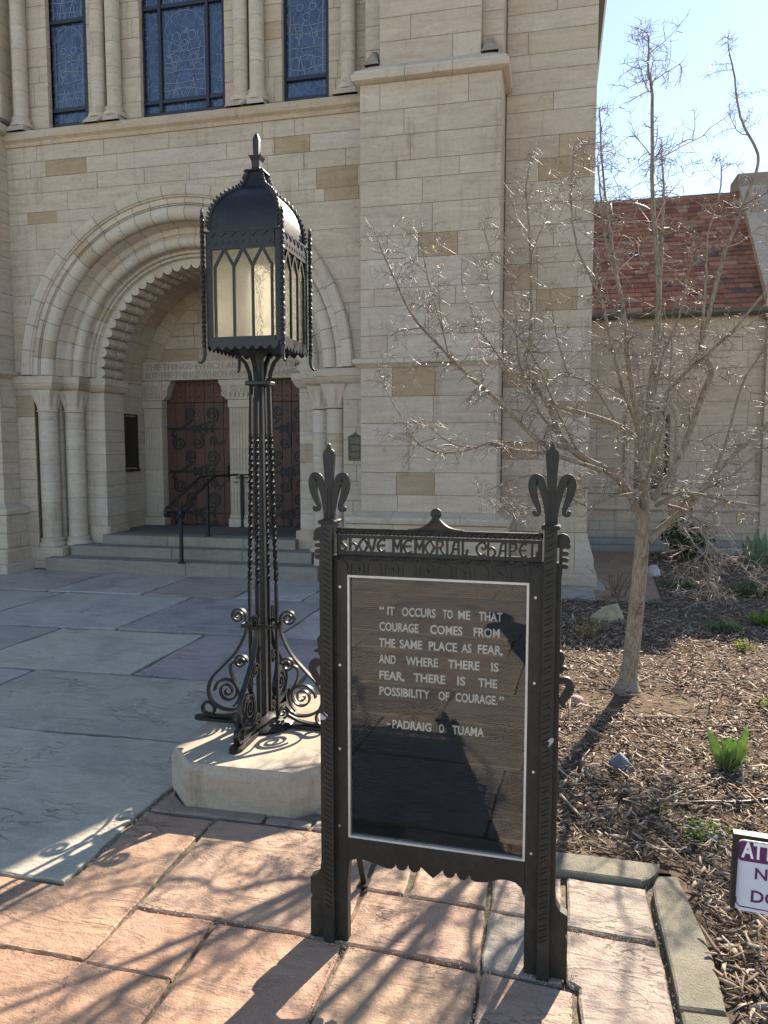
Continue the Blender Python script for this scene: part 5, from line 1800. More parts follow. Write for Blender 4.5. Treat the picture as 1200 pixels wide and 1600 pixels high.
GL = {
    'S': [[(.88, .84), (.55, .97), (.18, .80), (.42, .54), (.80, .28), (.50, .03), (.08, .14)]],
    'h': [[(.12, 1), (.12, .5), (.12, 0)], [(.12, .42), (.42, .60), (.80, .44), (.84, .18), (.62, .02)]],
    'O': [[(.5, 1.0), (.2, .72), (.06, .5), (.2, .26), (.5, 0), (.8, .26), (.94, .5), (.8, .72), (.5, 1.0)]],
    'V': [[(.04, 1), (.22, .55), (.5, 0)], [(.5, 0), (.75, .5), (.92, 1)]],
    'E': [[(.88, .86), (.52, .97), (.14, .64), (.14, .34), (.5, .03), (.9, .14)], [(.14, .5), (.5, .5), (.86, .52)]],
    'M': [[(.08, 0), (.08, .5), (.08, 1)], [(.08, 1), (.5, .36), (.92, 1)], [(.92, 1), (.92, .5), (.92, 0)]],
    'R': [[(.14, 0), (.14, .5), (.14, 1)], [(.14, .96), (.62, .94), (.78, .74), (.58, .52), (.14, .48)], [(.46, .5), (.66, .26), (.94, 0)]],
    'I': [[(.5, 0), (.5, .5), (.5, 1)]],
    'A': [[(.86, 0), (.86, .5), (.86, 1)], [(.86, .96), (.45, .9), (.3, .55), (.22, .2), (.05, .02)], [(.25, .42), (.55, .44), (.86, .42)]],
    'L': [[(.16, 1), (.16, .5), (.16, 0)], [(.16, .06), (.46, .02), (.62, .16), (.60, .34), (.80, .38)]],
    'C': [[(.92, .82), (.55, .97), (.12, .66), (.12, .32), (.48, .03), (.9, .12)], [(.92, .82), (.86, .52), (.62, .48), (.56, .66)]],
    'P': [[(.16, 0), (.16, .5), (.16, 1)], [(.16, .96), (.68, .92), (.84, .70), (.62, .46), (.16, .44)]],
}
lt = MB()
spans = [('S', 528, 541), ('h', 543, 557), ('O', 558, 573.5), ('V', 572.5, 586), ('E', 587, 602), ('M', 612, 626.5), ('E', 628, 644), ('M', 647, 661.5), ('O', 663, 678.5), ('R', 680, 694.5), ('I', 694.5, 702), ('A', 703.5, 718), ('L', 720.5, 735), ('C', 743, 760.5), ('h', 761, 776), ('A', 778, 792), ('P', 795, 809.5), ('E', 811, 825), ('L', 829, 846)]
off = 0
for ch, xa, xb in spans:
    a0 = at(xa, 850, YB).x - XB; a1 = at(xb, 850, YB).x - XB
    for st_ in GL[ch]:
        off = (off + 1) % 9
        path = [(a0 + (a1 - a0) * u, 1.2855 + 0.042 * v_) for u, v_ in st_]
        w = 0.0068
        ribbon(lt, path, [w * (0.85 if i in (0, len(path) - 1) and len(path) > 3 else 1.0) for i in range(len(path))], fb, -0.0150 - 0.00012 * off, -0.0050 + 0.00016 * off, smooth=len(path) > 3, sub=4)
lt.build("cut_out_lettering", IR, header)

# glazed letter case
cs_ = MB()
i0, i1, z0, z1 = -0.2805, 0.2805, 0.355, 1.211
t = 0.007
cs_.poly([(i0, z0), (i0 + t, z0 + t), (i0 + t, z1 - t), (i0, z1)], fb, -0.035, -0.002)
cs_.poly([(i1, z0), (i1, z1), (i1 - t, z1 - t), (i1 - t, z0 + t)], fb, -0.035, -0.002)
cs_.poly([(i0, z1), (i0 + t, z1 - t), (i1 - t, z1 - t), (i1, z1)], fb, -0.035, -0.0022)
cs_.poly([(i0, z0), (i1, z0), (i1 - t, z0 + t), (i0 + t, z0 + t)], fb, -0.035, -0.0022)
cs_.poly([(0.247, 0.3565), (0.2705, 0.3565), (0.2705, 0.3605), (0.247, 0.3605)], fb, -0.002, -0.0012)
case = cs_.build("letter_case", M['alu'], board)
bd = MB()
bd.poly([(i0 + t, z0 + t), (i1 - t, z0 + t), (i1 - t, z1 - t), (i0 + t, z1 - t)], fb, -0.032, -0.024)
bd.poly([(-0.30, 0.33), (0.30, 0.33), (0.30, 1.23), (-0.30, 1.23)], fb, -0.050, -0.0325)
bd.build("backing_board", M['board'], case)
gm = MB()
gm.add([fb(a, b, -0.014) for a, b in ((i0 + t, z0 + t), (i1 - t, z0 + t), (i1 - t, z1 - t), (i0 + t, z1 - t))], [(0, 1, 2, 3)])
gm.build("glass", M['glass'], case)
tx = MB()
LN = [
    (262, 345, [("\u201c", 345, 365), ("IT", 377, 408), ("OCCURS", 437, 575), ("TO", 605, 645), ("ME", 668, 717), ("THAT", 752, 848)]),
    (326, 345, [("COURAGE", 345, 505), ("COMES", 553, 685), ("FROM", 731, 837)]),
    (392, 343, [("THE", 343, 410), ("SAME", 428, 520), ("PLACE", 547, 663), ("AS", 681, 722), ("FEAR,", 748, 850)]),
    (459, 343, [("AND", 343, 412), ("WHERE", 453, 585), ("THERE", 626, 755), ("IS", 803, 833)]),
    (524, 345, [("FEAR,", 345, 447), ("THERE", 485, 615), ("IS", 664, 697), ("THE", 750, 827)]),
    (589, 345, [("POSSIBILITY", 345, 552), ("OF", 587, 630), ("COURAGE.", 657, 828), ("\u201d", 836, 855)]),
    (722, 375, [("-", 375, 391), ("PADRAIG", 398, 558), ("O", 589, 609), ("TUAMA", 643, 773)]),
]
YL = YB + 0.0235
for yb_, xs_, words in LN:
    zb_ = at(460 + xs_ / 2.609, 860 + yb_ / 2.609, YL).z
    for wd, xa, xb in words:
        pa = at(460 + xa / 2.609, 860 + yb_ / 2.609, YL).x - XB
        pb = at(460 + xb / 2.609, 860 + yb_ / 2.609, YL).x - XB
        tx.text(wd, fb, pa, zb_ if wd != "-" else zb_ + 0.003, 0.0262, -0.0235, pb - pa, ext=0.003, bold=0.02)
tx.build("lettering", M['letters'], case)

board.rotation_euler.z = R(-1.7)

# ------------------------------------------------------------------ lamp on its stone pedestal
PX, PY = -1.43, 3.46
ped = MB()
e0, c_ = 0.545, 0.245
def octo(e, c): return [(PX - e, PY - e + c), (PX - e + c, PY - e), (PX + e - c, PY - e), (PX + e, PY - e + c), (PX + e, PY + e - c), (PX + e - c, PY + e), (PX - e + c, PY + e), (PX - e, PY + e - c)]
# front face seen from x = -1.587 to -1.102 at y = 2.915; left edge x = -1.75 at y = 3.09
oc = [(-1.905, 3.22), (-1.75, 3.08), (-1.59, 2.915), (-1.10, 2.925), (-0.90, 3.12), (-0.90, 3.66), (-1.10, 3.87), (-1.62, 3.87), (-1.905, 3.68)]
oc = [(-1.752, 3.085), (-1.588, 2.915), (-1.10, 2.925), (-0.905, 3.12), (-0.905, 3.80), (-1.08, 3.98), (-1.59, 3.98), (-1.752, 3.82)]
def inset(pts, k):
    cx = sum(p[0] for p in pts) / len(pts); cy = sum(p[1] for p in pts) / len(pts)
    return [(cx + (p[0] - cx) * k, cy + (p[1] - cy) * k) for p in pts]
rg = [(1.0, -0.02), (1.0, 0.155), (0.985, 0.165), (0.965, 0.188), (0.955, 0.192)]
v, f = [], []
for kk, z in rg:
    v += [(p[0], p[1], z) for p in inset(oc, kk)]
for j in range(len(rg) - 1):
    for i in range(8):
        f.append((j * 8 + i, j * 8 + (i + 1) % 8, (j + 1) * 8 + (i + 1) % 8, (j + 1) * 8 + i))
f.append(tuple((len(rg) - 1) * 8 + i for i in range(8)))
ped.add(v, f, (0.40, 0.345, 0.275))
po = ped.build("lamp_pedestal", M['stone'])
tag(po, "low octagonal sandstone block under the tall iron lamp", "pedestal")

lamp = thing("lamp_post", "tall black wrought iron lamp with a square amber glass lantern and scrolled foot", "lamp post", (PX, PY, 0.192))
LI = M['lampiron']
M['barmetal'] = mat_plain("dull_twisted_iron", (0.016, 0.0165, 0.017), 0.66, 0.3, 0.0, 60, 0.3, 0.2, 0.0015)
ZB_ = 0.192
pole = MB()
pole.bx(PX - 0.016, PX + 0.016, PY - 0.016, PY + 0.016, ZB_ + 0.03, 2.12, ch=0.003)
pole.lathe([(0.15, ZB_), (0.155, ZB_ + 0.012), (0.14, ZB_ + 0.024), (0.08, ZB_ + 0.034), (0.05, ZB_ + 0.05), (0.03, ZB_ + 0.055)], PX, PY, 28)
pole.bx(PX - 0.058, PX + 0.058, PY - 0.058, PY + 0.058, 1.918, 1.94, ch=0.004)
for sx_ in (-1, 1):
    pole.bx(PX + sx_ * 0.082 - 0.004, PX + sx_ * 0.082 + 0.004, PY - 0.085, PY + 0.085, 0.712, 0.734, ch=0.001)
    pole.bx(PX - 0.0775, PX + 0.0775, PY + sx_ * 0.082 - 0.004, PY + sx_ * 0.082 + 0.004, 0.7125, 0.7335, ch=0.001)
polo = pole.build("pole", LI, lamp, smooth=35)
dirs = [(1, 0), (0, 1), (-1, 0), (0, -1)]
for (dx, dy) in dirs:
    m = MB()
    P = lambda u, z: (PX + dx * u, PY + dy * u, z)
    ys = [0.215, 0.5, 0.72, 0.93]
    pts = [P(0.072, z) for z in ys]
    rl = lambda z: 0.072 - 0.02 * (z - 0.9) / 0.8
    tww = [0.0] * 4
    n = 66
    for i in range(1, n + 1):
        z = 0.93 + (1.68 - 0.93) * i / n
        pts.append(P(rl(z), z)); tww.append(2 * PI * 6.5 * i / n)
    for z, u in ((1.80, 0.051), (1.92, 0.048), (1.98, 0.055), (2.03, 0.075), (2.07, 0.115), (2.092, 0.15)):
        pts.append(P(u, z)); tww.append(2 * PI * 6.5)
    nm = (-dy, dx, 0)
    m.bar(pts, nm, 0.0195, 0.0135, twist=tww)
    m.build("twisted_bar", M['barmetal'], polo)
    # scroll bracket
    b = MB()
    def flat(path, w, thk, sub=7, raw=False):
        pp = [Vector(P(a, z)) for a, z in path] if raw else catmull([Vector(P(a, z)) for a, z in path], sub)
        nn_ = len(pp)
        tt = thk if not isinstance(thk, tuple) else [thk[0] + (thk[1] - thk[0]) * i / (nn_ - 1) for i in range(nn_)]
        b.bar(pp, nm, w, tt)
    top = spiral(0.137, 0.752, 0.046, R(205), -1.75, 0.009)
    flat([(a, z) for a, z in top][::-1], 0.024, (0.008, 0.011), raw=True)
    flat([(top[0][0], top[0][1]), (0.092, 0.70), (0.107, 0.645), (0.155, 0.56), (0.225, 0.485), (0.288, 0.42), (0.312, 0.355), (0.296, 0.295), (0.25, 0.262), (0.19, 0.252), (0.145, 0.268), (0.118, 0.30)], 0.024, 0.011)
    big = spiral(0.205, 0.352, 0.072, R(0), 2.15, 0.010)
    flat(big, 0.022, (0.011, 0.006), raw=True)
    sm = spiral(0.128, 0.512, 0.04, R(170), -1.7, 0.008)
    flat(sm, 0.022, (0.010, 0.006), raw=True)
    flat([(sm[0][0], sm[0][1]), (0.172, 0.545 - 0.04), (0.185, 0.46), (0.165, 0.41), (0.145, 0.375), (0.135, 0.345), (0.145, 0.305), (0.17, 0.275)], 0.022, 0.010)
    foot = spiral(0.315, 0.252, 0.038, R(250), -1.0, 0.03)
    flat(foot, 0.028, 0.010, raw=True)
    flat([(0.30, 0.216), (0.24, 0.217), (0.18, 0.228), (0.13, 0.25)], 0.026, 0.010)
    inn = spiral(0.10, 0.262, 0.03, R(-80), 1.4, 0.008)
    flat(inn, 0.02, (0.009, 0.005), raw=True)
    b.build("scroll_bracket", LI, polo, smooth=40)
    pl_ = MB()
    path = [(0.13, 0.0)]
    w = 0.032
    pts = [(0.14, -w), (0.36, -w), (0.385, -w * 0.6), (0.393, 0), (0.385, w * 0.6), (0.36, w), (0.14, w)]
    pl_.poly(pts, lambda a, c, d: (PX + dx * a - dy * c, PY + dy * a + dx * c, d), ZB_, ZB_ + 0.016)
    pl_.build("foot_plate", LI, polo)

# lantern
ln = MB()
H = 0.186
zb0, zg0, zg1, ze = 2.098, 2.133, 2.536, 2.613
# floor plate and frame bars
ln.bx(PX - H, PX + H, PY - H, PY + H, zb0 - 0.006, zb0 + 0.006)
fcs = [(lambda a, z, d: (PX + a, PY - H - d, z)), (lambda a, z, d: (PX + H + d, PY + a, z)), (lambda a, z, d: (PX - a, PY + H + d, z)), (lambda a, z, d: (PX - H - d, PY - a, z))]
for g in fcs:
    ln.poly([(-H + 0.028, zb0 + 0.008), (H - 0.028, zb0 + 0.008), (H - 0.028, zg0), (-H + 0.028, zg0)], g, -0.012, 0.004)
    ln.poly([(-H + 0.028, zg1), (H - 0.028, zg1), (H - 0.028, ze), (-H + 0.028, ze)], g, -0.012, 0.004)
    ln.poly([(-H, zb0 + 0.007), (-H + 0.0275, zb0 + 0.007), (-H + 0.0275, ze + 0.006), (-H, ze + 0.006)], g, -0.0275, 0.0015)
    # frieze scallops and a row of small ticks
    n = 6
    pts = []
    for i in range(n):
        a0, a1 = -H + 0.028 + (2 * H - 0.056) * i / n, -H + 0.028 + (2 * H - 0.056) * (i + 1) / n
        pts += [(a0 + (a1 - a0) * q_ / 6, ze - 0.022 + 0.020 * math.sin(PI * q_ / 6)) for q_ in range(6)]
    pts.append((H - 0.028, ze - 0.022))
    ribbon(ln, pts, [0.005] * len(pts), g, 0.004, 0.008, smooth=False)
    for i in range(9):
        a = -H + 0.05 + (2 * H - 0.1) * i / 8
        ln.poly([(a - 0.008, ze - 0.055), (a + 0.004, ze - 0.058), (a + 0.006, ze - 0.040), (a - 0.006, ze - 0.043)], g, 0.003, 0.0065)
    # scalloped skirt
    pts = [(-H + 0.01, zb0 + 0.012)]
    n = 8
    for i in range(n):
        a0, a1 = -H + 0.012 + (2 * H - 0.024) * i / n, -H + 0.012 + (2 * H - 0.024) * (i + 1) / n
        pts += [(a0 + (a1 - a0) * (q_ + 0.5) / 6, zb0 - 0.004 - 0.022 * math.sin(PI * (q_ + 0.5) / 6)) for q_ in range(6)]
    pts.append((H - 0.01, zb0 + 0.012))
    ln.poly(pts, g, 0.0045, 0.0075)
    # glazing bars: lancets with zigzag heads
    vx = [-0.142, -0.047, 0.047, 0.142]
    zk = zg1 - 0.075
    for x in vx:
        ln.poly([(x - 0.0055, zg0), (x + 0.0055, zg0), (x + 0.0055, zk), (x - 0.0055, zk)], g, -0.008, 0.003)
    for i in range(3):
        xm = (vx[i] + vx[i + 1]) / 2
        ribbon(ln, [(vx[i], zk - 0.004), (xm, zg1 + 0.003)], [0.012, 0.012], g, -0.0085, 0.0026, smooth=False)
        ribbon(ln, [(xm, zg1 + 0.003), (vx[i + 1], zk - 0.004)], [0.012, 0.012], g, -0.009, 0.0022, smooth=False)
    # inner ties under the floor and rivets
    for a in (-H + 0.013, H - 0.013):
        for z in (2.17, 2.30, 2.43, 2.57):
            disc(ln, (a, z), 0.005, g, 0.001, 0.0045, 8)
lant = ln.build("lantern", LI, lamp)
gz_ = MB()
for g in fcs:
    gz_.add([g(a, z, -0.010) for a, z in ((-H + 0.02, zg0 - 0.01), (H - 0.02, zg0 - 0.01), (H - 0.02, zg1 + 0.01), (-H + 0.02, zg1 + 0.01))], [(0, 1, 2, 3)])
gz_.build("glazing", M['amber'], lant)
# twisted corner rods with curled tails
for sx in sides():
    for sy in sides():
        rd_ = MB()
        x, y = PX + sx * (H + 0.012), PY + sy * (H + 0.012)
        n = 90
        for k_ in range(2):
            pts = [(x + 0.005 * math.cos(2 * PI * (14 * i / n + k_ / 2)), y + 0.005 * math.sin(2 * PI * (14 * i / n + k_ / 2)), 2.085 + 0.645 * i / n) for i in range(n + 1)]
            rd_.tube(pts, [0.0068] * (n - 8) + [0.0068 * (1 - i / 10) for i in range(9)], 6)
        tail = [(0, 2.085), (-0.002, 2.05), (0.004, 2.025), (0.018, 2.012), (0.032, 2.016)]
        rd_.tube([(x + sx * a * 0.7, y + sy * a * 0.7, z) for a, z in tail], [0.009, 0.009, 0.008, 0.006, 0.003], 6)
        rd_.build("corner_rod", LI, lant, smooth=50)
# ogee dome
dm = MB()
prof0 = [(0.186, 2.742), (0.186, 2.752), (0.184, 2.78), (0.178, 2.815), (0.165, 2.85), (0.144, 2.882), (0.115, 2.91), (0.085, 2.93), (0.062, 2.946), (0.046, 2.966), (0.036, 2.99), (0.032, 3.012)]
prof = [(a * (0.93 if a > 0.05 else 1.0), 2.6205 + (b - 2.742) * 1.175) for a, b in prof0]
pp = [(q_.x, q_.y) for q_ in catmull([Vector((a, b, 0)) for a, b in prof], 3)]
for (ax, ay, bx_, by_) in ((1, 0, 0, 1), (0, 1, -1, 0), (-1, 0, 0, -1), (0, -1, 1, 0)):
    v, f = [], []
    for r_, z in pp:
        for t_ in (-1, -0.5, 0, 0.5, 1):
            v.append((PX + ax * r_ + bx_ * r_ * t_, PY + ay * r_ + by_ * r_ * t_, z))
    for j in range(len(pp) - 1):
        for i in range(4):
            f.append((j * 5 + i, j * 5 + i + 1, (j + 1) * 5 + i + 1, (j + 1) * 5 + i))
    dm.add(v, f)
dm.bx(PX - H - 0.006, PX + H + 0.006, PY - H - 0.006, PY + H + 0.006, ze + 0.0005, ze + 0.0075)
dome = dm.build("dome", LI, lant, smooth=30)
cr = MB()
for sx in sides():
    for sy in sides():
        # crocketed ridge strip
        dense = catmull([Vector((a, b, 0)) for a, b in prof[1:]], 4)
        pts = [(PX + sx * (q_.x + 0.003), PY + sy * (q_.x + 0.003), q_.y) for q_ in dense]
        cr.bar(pts, (-sy, sx, 0) if True else 0, 0.012, 0.010)
        L = 0
        last = dense[0]
        acc = 0.0
        for q_ in dense[1:]:
            d = math.hypot((q_.x - last.x) * 1.414, q_.y - last.y)
            acc += d
            if acc > 0.0155:
                acc = 0
                tz = (q_ - last).normalized()
                nx_, nz_ = (tz.y, -tz.x)
                bx0, bz0 = q_.x + 0.004, q_.y
                e = 0.0115
                c0 = Vector((PX + sx * (bx0 + nx_ * e * 0.7), PY + sy * (bx0 + nx_ * e * 0.7), bz0 + nz_ * e * 0.9))
                up_ = Vector((sx * tz.x, sy * tz.x, tz.y)).normalized()
                cr.tube([Vector((PX + sx * bx0, PY + sy * bx0, bz0)) - up_ * 0.003, c0, c0 + up_ * 0.007 + Vector((sx * nx_, sy * nx_, nz_)) * 0.003], [0.0085, 0.0062, 0.003], 6)
            last = q_
cr.build("crocketed_ridge", LI, dome, smooth=50)
fn = MB()
def sqr(fnm, prof):
    v, f = [], []
    for r_, z in prof:
        v += [(PX - r_, PY - r_, z), (PX + r_, PY - r_, z), (PX + r_, PY + r_, z), (PX - r_, PY + r_, z)]
    for j in range(len(prof) - 1):
        for i in range(4):
            f.append((j * 4 + i, j * 4 + (i + 1) % 4, (j + 1) * 4 + (i + 1) % 4, (j + 1) * 4 + i))
    f.append((3, 2, 1, 0)); f.append(tuple((len(prof) - 1) * 4 + i for i in range(4)))
    fnm.add(v, f)
sqr(fn, [(0.044, 2.9360), (0.046, 2.9392), (0.044, 2.9441), (0.022, 2.9457), (0.019, 2.9619), (0.021, 2.9903), (0.030, 3.0105), (0.031, 3.0138), (0.014, 3.0089)])
for sx in sides():
    for sy in sides():
        fn.add([(PX + sx * 0.016, PY + sy * 0.026, 3.0024), (PX + sx * 0.026, PY + sy * 0.016, 3.0024), (PX + sx * 0.033, PY + sy * 0.033, 3.0251), (PX + sx * 0.016, PY + sy * 0.016, 3.0024)], [(0, 1, 2), (1, 3, 2), (3, 0, 2)])
sqr(fn, [(0.0135, 3.0024), (0.0145, 3.0591), (0.0145, 3.0915), (0.011, 3.1093), (0.004, 3.1223)])
fn.build("finial", LI, dome)

# ------------------------------------------------------------------ handrail on the porch steps
rail = thing("handrail", "black iron double handrail with curled ends on the porch steps", "handrail", (-4.65, 9.2, 0.17))
hx = -4.62
pts_ = [on_ground(284, 880, 0.17), on_ground(325, 838, 0.43), on_ground(379, 824, 0.43)]
def railpost(p, z1):
    m = MB()
    m.bx(p.x - 0.02, p.x + 0.02, p.y - 0.02, p.y + 0.02, p.z, z1, ch=0.003)
    m.bx(p.x - 0.04, p.x + 0.04, p.y - 0.04, p.y + 0.04, p.z, p.z + 0.008)
    m.bx(p.x - 0.10, p.x + 0.10, p.y - 0.012, p.y + 0.012, z1 - 0.05, z1 - 0.03)
    m.build("post", M['doormetal'], rail)
a, b, c = pts_
za, zb_, zc_ = at(284, 785, a.y).z, at(325, 745, b.y).z, at(379, 741, c.y).z
for p, z in ((a, za), (b, zb_ - 0.01), (c, zc_ - 0.01)): railpost(p, z)
dirv = (b - a); dirv.z = 0
for s in (-1, 1):
    m = MB()
    ox = s * 0.10
    A = Vector((a.x + ox, a.y, za)); B = Vector((b.x + ox, b.y, zb_)); C_ = Vector((c.x + ox, c.y + 0.06, zc_))
    E0 = A + (A - B) * 0.22
    B2 = B + (A - B) * 0.05
    path = [E0, A, B2, B + (C_ - B) * 0.06, C_]
    m.bar(path, (1, 0, 0), 0.042, 0.014)
    dy, dz = (E0 - A).y, (E0 - A).z
    sp = spiral(E0.y + 0.01, E0.z - 0.065, 0.066, R(75), 1.5, 0.012)
    m.bar([(E0.x, y, z) for y, z in sp], (1, 0, 0), 0.042, 0.012)
    low = [p - Vector((0, 0, 0.10)) for p in (A, B2, B + (C_ - B) * 0.06, C_)]
    m.bar([C_, C_ - Vector((0, 0, 0.12)), C_ - Vector((0, 0.12, 0.12))], (1, 0, 0), 0.03, 0.012)
    m.build("rail", M['doormetal'], rail)

# ------------------------------------------------------------------ plaques
pq = thing("wall_plaque", "small dark bronze plaque with a crested top beside the portal", "plaque", (-2.35, 8.69, 1.6))
m = MB()
x0, x1, z0, z1 = -2.455, -2.285, 1.475, 1.765
m.bx(x0, x1, 8.682, 8.70, z0, z1, ch=0.004)
m.poly([(x0, z1 + 0.001), (x1, z1 + 0.001), (x1 - 0.04, z1 + 0.02), ((x0 + x1) / 2 + 0.015, z1 + 0.035), ((x0 + x1) / 2, z1 + 0.055), ((x0 + x1) / 2 - 0.015, z1 + 0.035), (x0 + 0.04, z1 + 0.02)], lambda a, b, d: (a, 8.70 - d, b), 0.0, 0.014)
m.build("plate", M['bronze'], pq)
m = MB()
q3 = random.Random(2)
for (a, b, c, d) in ((x0 + 0.008, x1 - 0.008, z0 + 0.008, z0 + 0.011), (x0 + 0.008, x1 - 0.008, z1 - 0.011, z1 - 0.008), (x0 + 0.008, x0 + 0.011, z0 + 0.012, z1 - 0.012), (x1 - 0.011, x1 - 0.008, z0 + 0.012, z1 - 0.012)):
    m.bx(a, b, 8.679, 8.684, c, d)
for i in range(11):
    z = z1 - 0.035 - i * 0.0215
    if i in (3, 7): continue
    hw = q3.uniform(0.035, 0.06)
    x = -2.37 - hw
    while x < -2.37 + hw:
        w = q3.uniform(0.006, 0.016)
        m.bx(x, x + w, 8.680, 8.684, z, z + 0.008)
        x += w + 0.004
m.build("relief", M['bronze_pale'], pq)
pq2 = thing("porch_plaque", "tall dark plaque on the shaded side wall inside the porch", "plaque", (-6.24, 10.1, 1.6))
m = MB()
m.bx(-6.238, -6.215, 9.84, 10.16, 1.34, 2.10, ch=0.005)
m.build("plate", M['bronze'], pq2)
m = MB()
m.bx(-6.238, -6.205, 9.82, 9.838, 1.32, 2.12, ch=0.003)
m.bx(-6.238, -6.205, 10.162, 10.18, 1.32, 2.12, ch=0.003)
m.bx(-6.238, -6.19, 9.80, 10.20, 1.28, 1.319, ch=0.003)
m.bx(-6.238, -6.205, 9.82, 10.18, 2.121, 2.14, ch=0.003)
m.build("surround", M['bronze'], pq2)

# ------------------------------------------------------------------ attention sign at the edge of the bed
sg = thing("warning_sign", "white metal notice with a purple band in a black frame above the mulch", "sign", (0.69, 2.3, 0))
YS = 2.30
sx0 = 0.5465
fs = lambda a, b, d: (0.5425 + a * math.cos(R(6)) + (b - 0.23) * 0.02, YS + a * math.sin(R(-6)) - d, b)
W_, z0, z1 = 0.30, 0.232, 0.452
m = MB()
def rrect(x0, x1, z0, z1, r, n=5):
    o = []
    for cx, cz, a0 in ((x1 - r, z0 + r, -90), (x1 - r, z1 - r, 0), (x0 + r, z1 - r, 90), (x0 + r, z0 + r, 180)):
        o += [(cx + r * math.cos(R(a0 + 90 * i / n)), cz + r * math.sin(R(a0 + 90 * i / n))) for i in range(n + 1)]
    return o
m.poly(rrect(0.012, W_ - 0.012, z0 - 0.012, z1 - 0.012, 0.016), fs, -0.003, 0.0)
m.build("plate", M['signplate'], sg)
m = MB()
m.bar([fs(0.004, z0 - 0.002, 0.004), fs(0.004, z1, 0.004)], (0, 1, 0), 0.022, 0.013)
m.bar([fs(W_ - 0.004, z0 - 0.002, 0.004), fs(W_ - 0.004, z1, 0.004)], (0, 1, 0), 0.022, 0.013)
m.bar([fs(-0.003, z1 + 0.004, 0.0), fs(W_ + 0.003, z1 + 0.004, 0.0)], (0, 1, 0), 0.03, 0.012)
m.build("frame", IR, sg)
m = MB()
m.bx(fs(W_ / 2, 0, 0)[0] - 0.012, fs(W_ / 2, 0, 0)[0] + 0.012, YS + 0.0, YS + 0.012, -0.05, z1)
m.build("stake", IR, sg)
m = MB()
m.poly(rrect(0.0135, W_ - 0.0135, 0.375, z1 - 0.016, 0.012), fs, 0.0003, 0.0008)
fs2 = fs
ink = (1, 1, 1)
m.text("NO", fs, 0.062, 0.325, 0.034, 0.0003, None, ext=0.0006, bold=0.02)
m.text("DO", fs, 0.055, 0.252, 0.036, 0.0003, None, ext=0.0006, bold=0.02)
ribbon(m, rrect(0.017, W_ - 0.017, z0 - 0.006, 0.37, 0.013)[:0] or [(0.0155, 0.26), (0.0155, 0.243), (0.026, 0.232), (0.15, 0.231), (W_ - 0.026, 0.232), (W_ - 0.0155, 0.243), (W_ - 0.0155, 0.26)], [0.0028] * 7, fs, 0.0003, 0.0008, smooth=False)
m.build("print", M['purple'], sg)
m = MB()
m.text("ATTENTION", fs, 0.022, 0.388, 0.047, 0.0009, 0.25, ext=0.0005, bold=0.03)
m.build("heading", M['letters'], sg)

# ------------------------------------------------------------------ the bare tree
TY = 5.03
tree = thing("bare_tree", "bare young tree with upright grey limbs and tangled twigs in the mulch bed", "tree", (0.505, TY, 0))
rt = random.Random(77)
trunk = MB()
def limb(pts, r0, r1, sub=5, n=8):
    """pts: (px, py, dY) ; returns the smooth world path"""
    W = [at(x, y, TY + d) for x, y, d in pts]
    P = catmull(W, sub)
    for i in range(1, len(P) - 1):
        P[i] += Vector((rt.gauss(0, 1), rt.gauss(0, 1), rt.gauss(0, 1))) * 0.0012
    r0, r1 = r0 * 0.9, r1 * 0.85
    rad = [r0 + (r1 - r0) * (i / (len(P) - 1)) ** 0.8 for i in range(len(P))]
    trunk.tube(P, rad, n)
    return P, rad
# trunk with root flare
P = catmull([Vector(at(979, 1085, TY)), Vector(at(983, 1050, TY)), Vector(at(989, 1000, TY)), Vector(at(996, 930, TY)), Vector(at(1002, 865, TY)), Vector(at(1005, 800, TY))], 6)
P[0].z = -0.03
rad = [0.118, 0.104, 0.086, 0.071, 0.062, 0.057, 0.054] + [0.052 - 0.008 * i / 24 for i in range(24)]
rad = rad[:len(P)]
trunk.tube(P, [r_ * rt.uniform(0.97, 1.03) for r_ in rad], 14)
limbs = []
def L(pts, r0, r1, dens=1.0, ln=1.0): limbs.append((*limb(pts, r0, r1), dens, ln))
L([(1005, 805, 0), (1007, 760, 0.02), (1010, 700, 0.05), (1016, 620, 0.1), (1023, 555, 0.12), (1029, 470, 0.15), (1025, 380, 0.15), (1019, 300, 0.18), (1019, 150, 0.2), (1013, 110, 0.2), (1014, 60, 0.2)], 0.040, 0.006, 0.9)
L([(1029, 475, 0.15), (1034, 380, 0.2), (1037, 300, 0.25), (1034, 248, 0.25)], 0.017, 0.006, 1.6)
L([(1004, 812, 0), (985, 775, -0.05), (955, 739, -0.12), (907, 713, -0.2), (875, 681, -0.25), (859, 638, -0.28), (829, 590, -0.3), (821, 558, -0.3), (829, 529, -0.3), (830, 450, -0.3), (828, 377, -0.32), (822, 300, -0.32), (827, 262, -0.32)], 0.034, 0.005, 0.9)
L([(1008, 740, 0.03), (1002, 700, 0.1), (980, 673, 0.2), (939, 654, 0.3), (875, 635, 0.4), (845, 615, 0.45), (816, 590, 0.5), (789, 569, 0.5), (768, 540, 0.5), (747, 513, 0.52), (735, 480, 0.5)], 0.026, 0.005)
L([(930, 725, -0.15), (880, 697, -0.3), (843, 690, -0.4), (795, 643, -0.5), (768, 617, -0.55), (725, 579, -0.6), (683, 537, -0.65), (645, 494, -0.7), (619, 441, -0.72), (600, 400, -0.72), (592, 379, -0.72)], 0.022, 0.004)
L([(940, 735, -0.2), (880, 715, -0.35), (847, 707, -0.4), (807, 704, -0.45), (767, 692, -0.5), (737, 701, -0.5), (708, 707, -0.55), (673, 704, -0.6), (647, 685, -0.6), (628, 653, -0.6), (604, 611, -0.6), (596, 589, -0.6)], 0.015, 0.003)
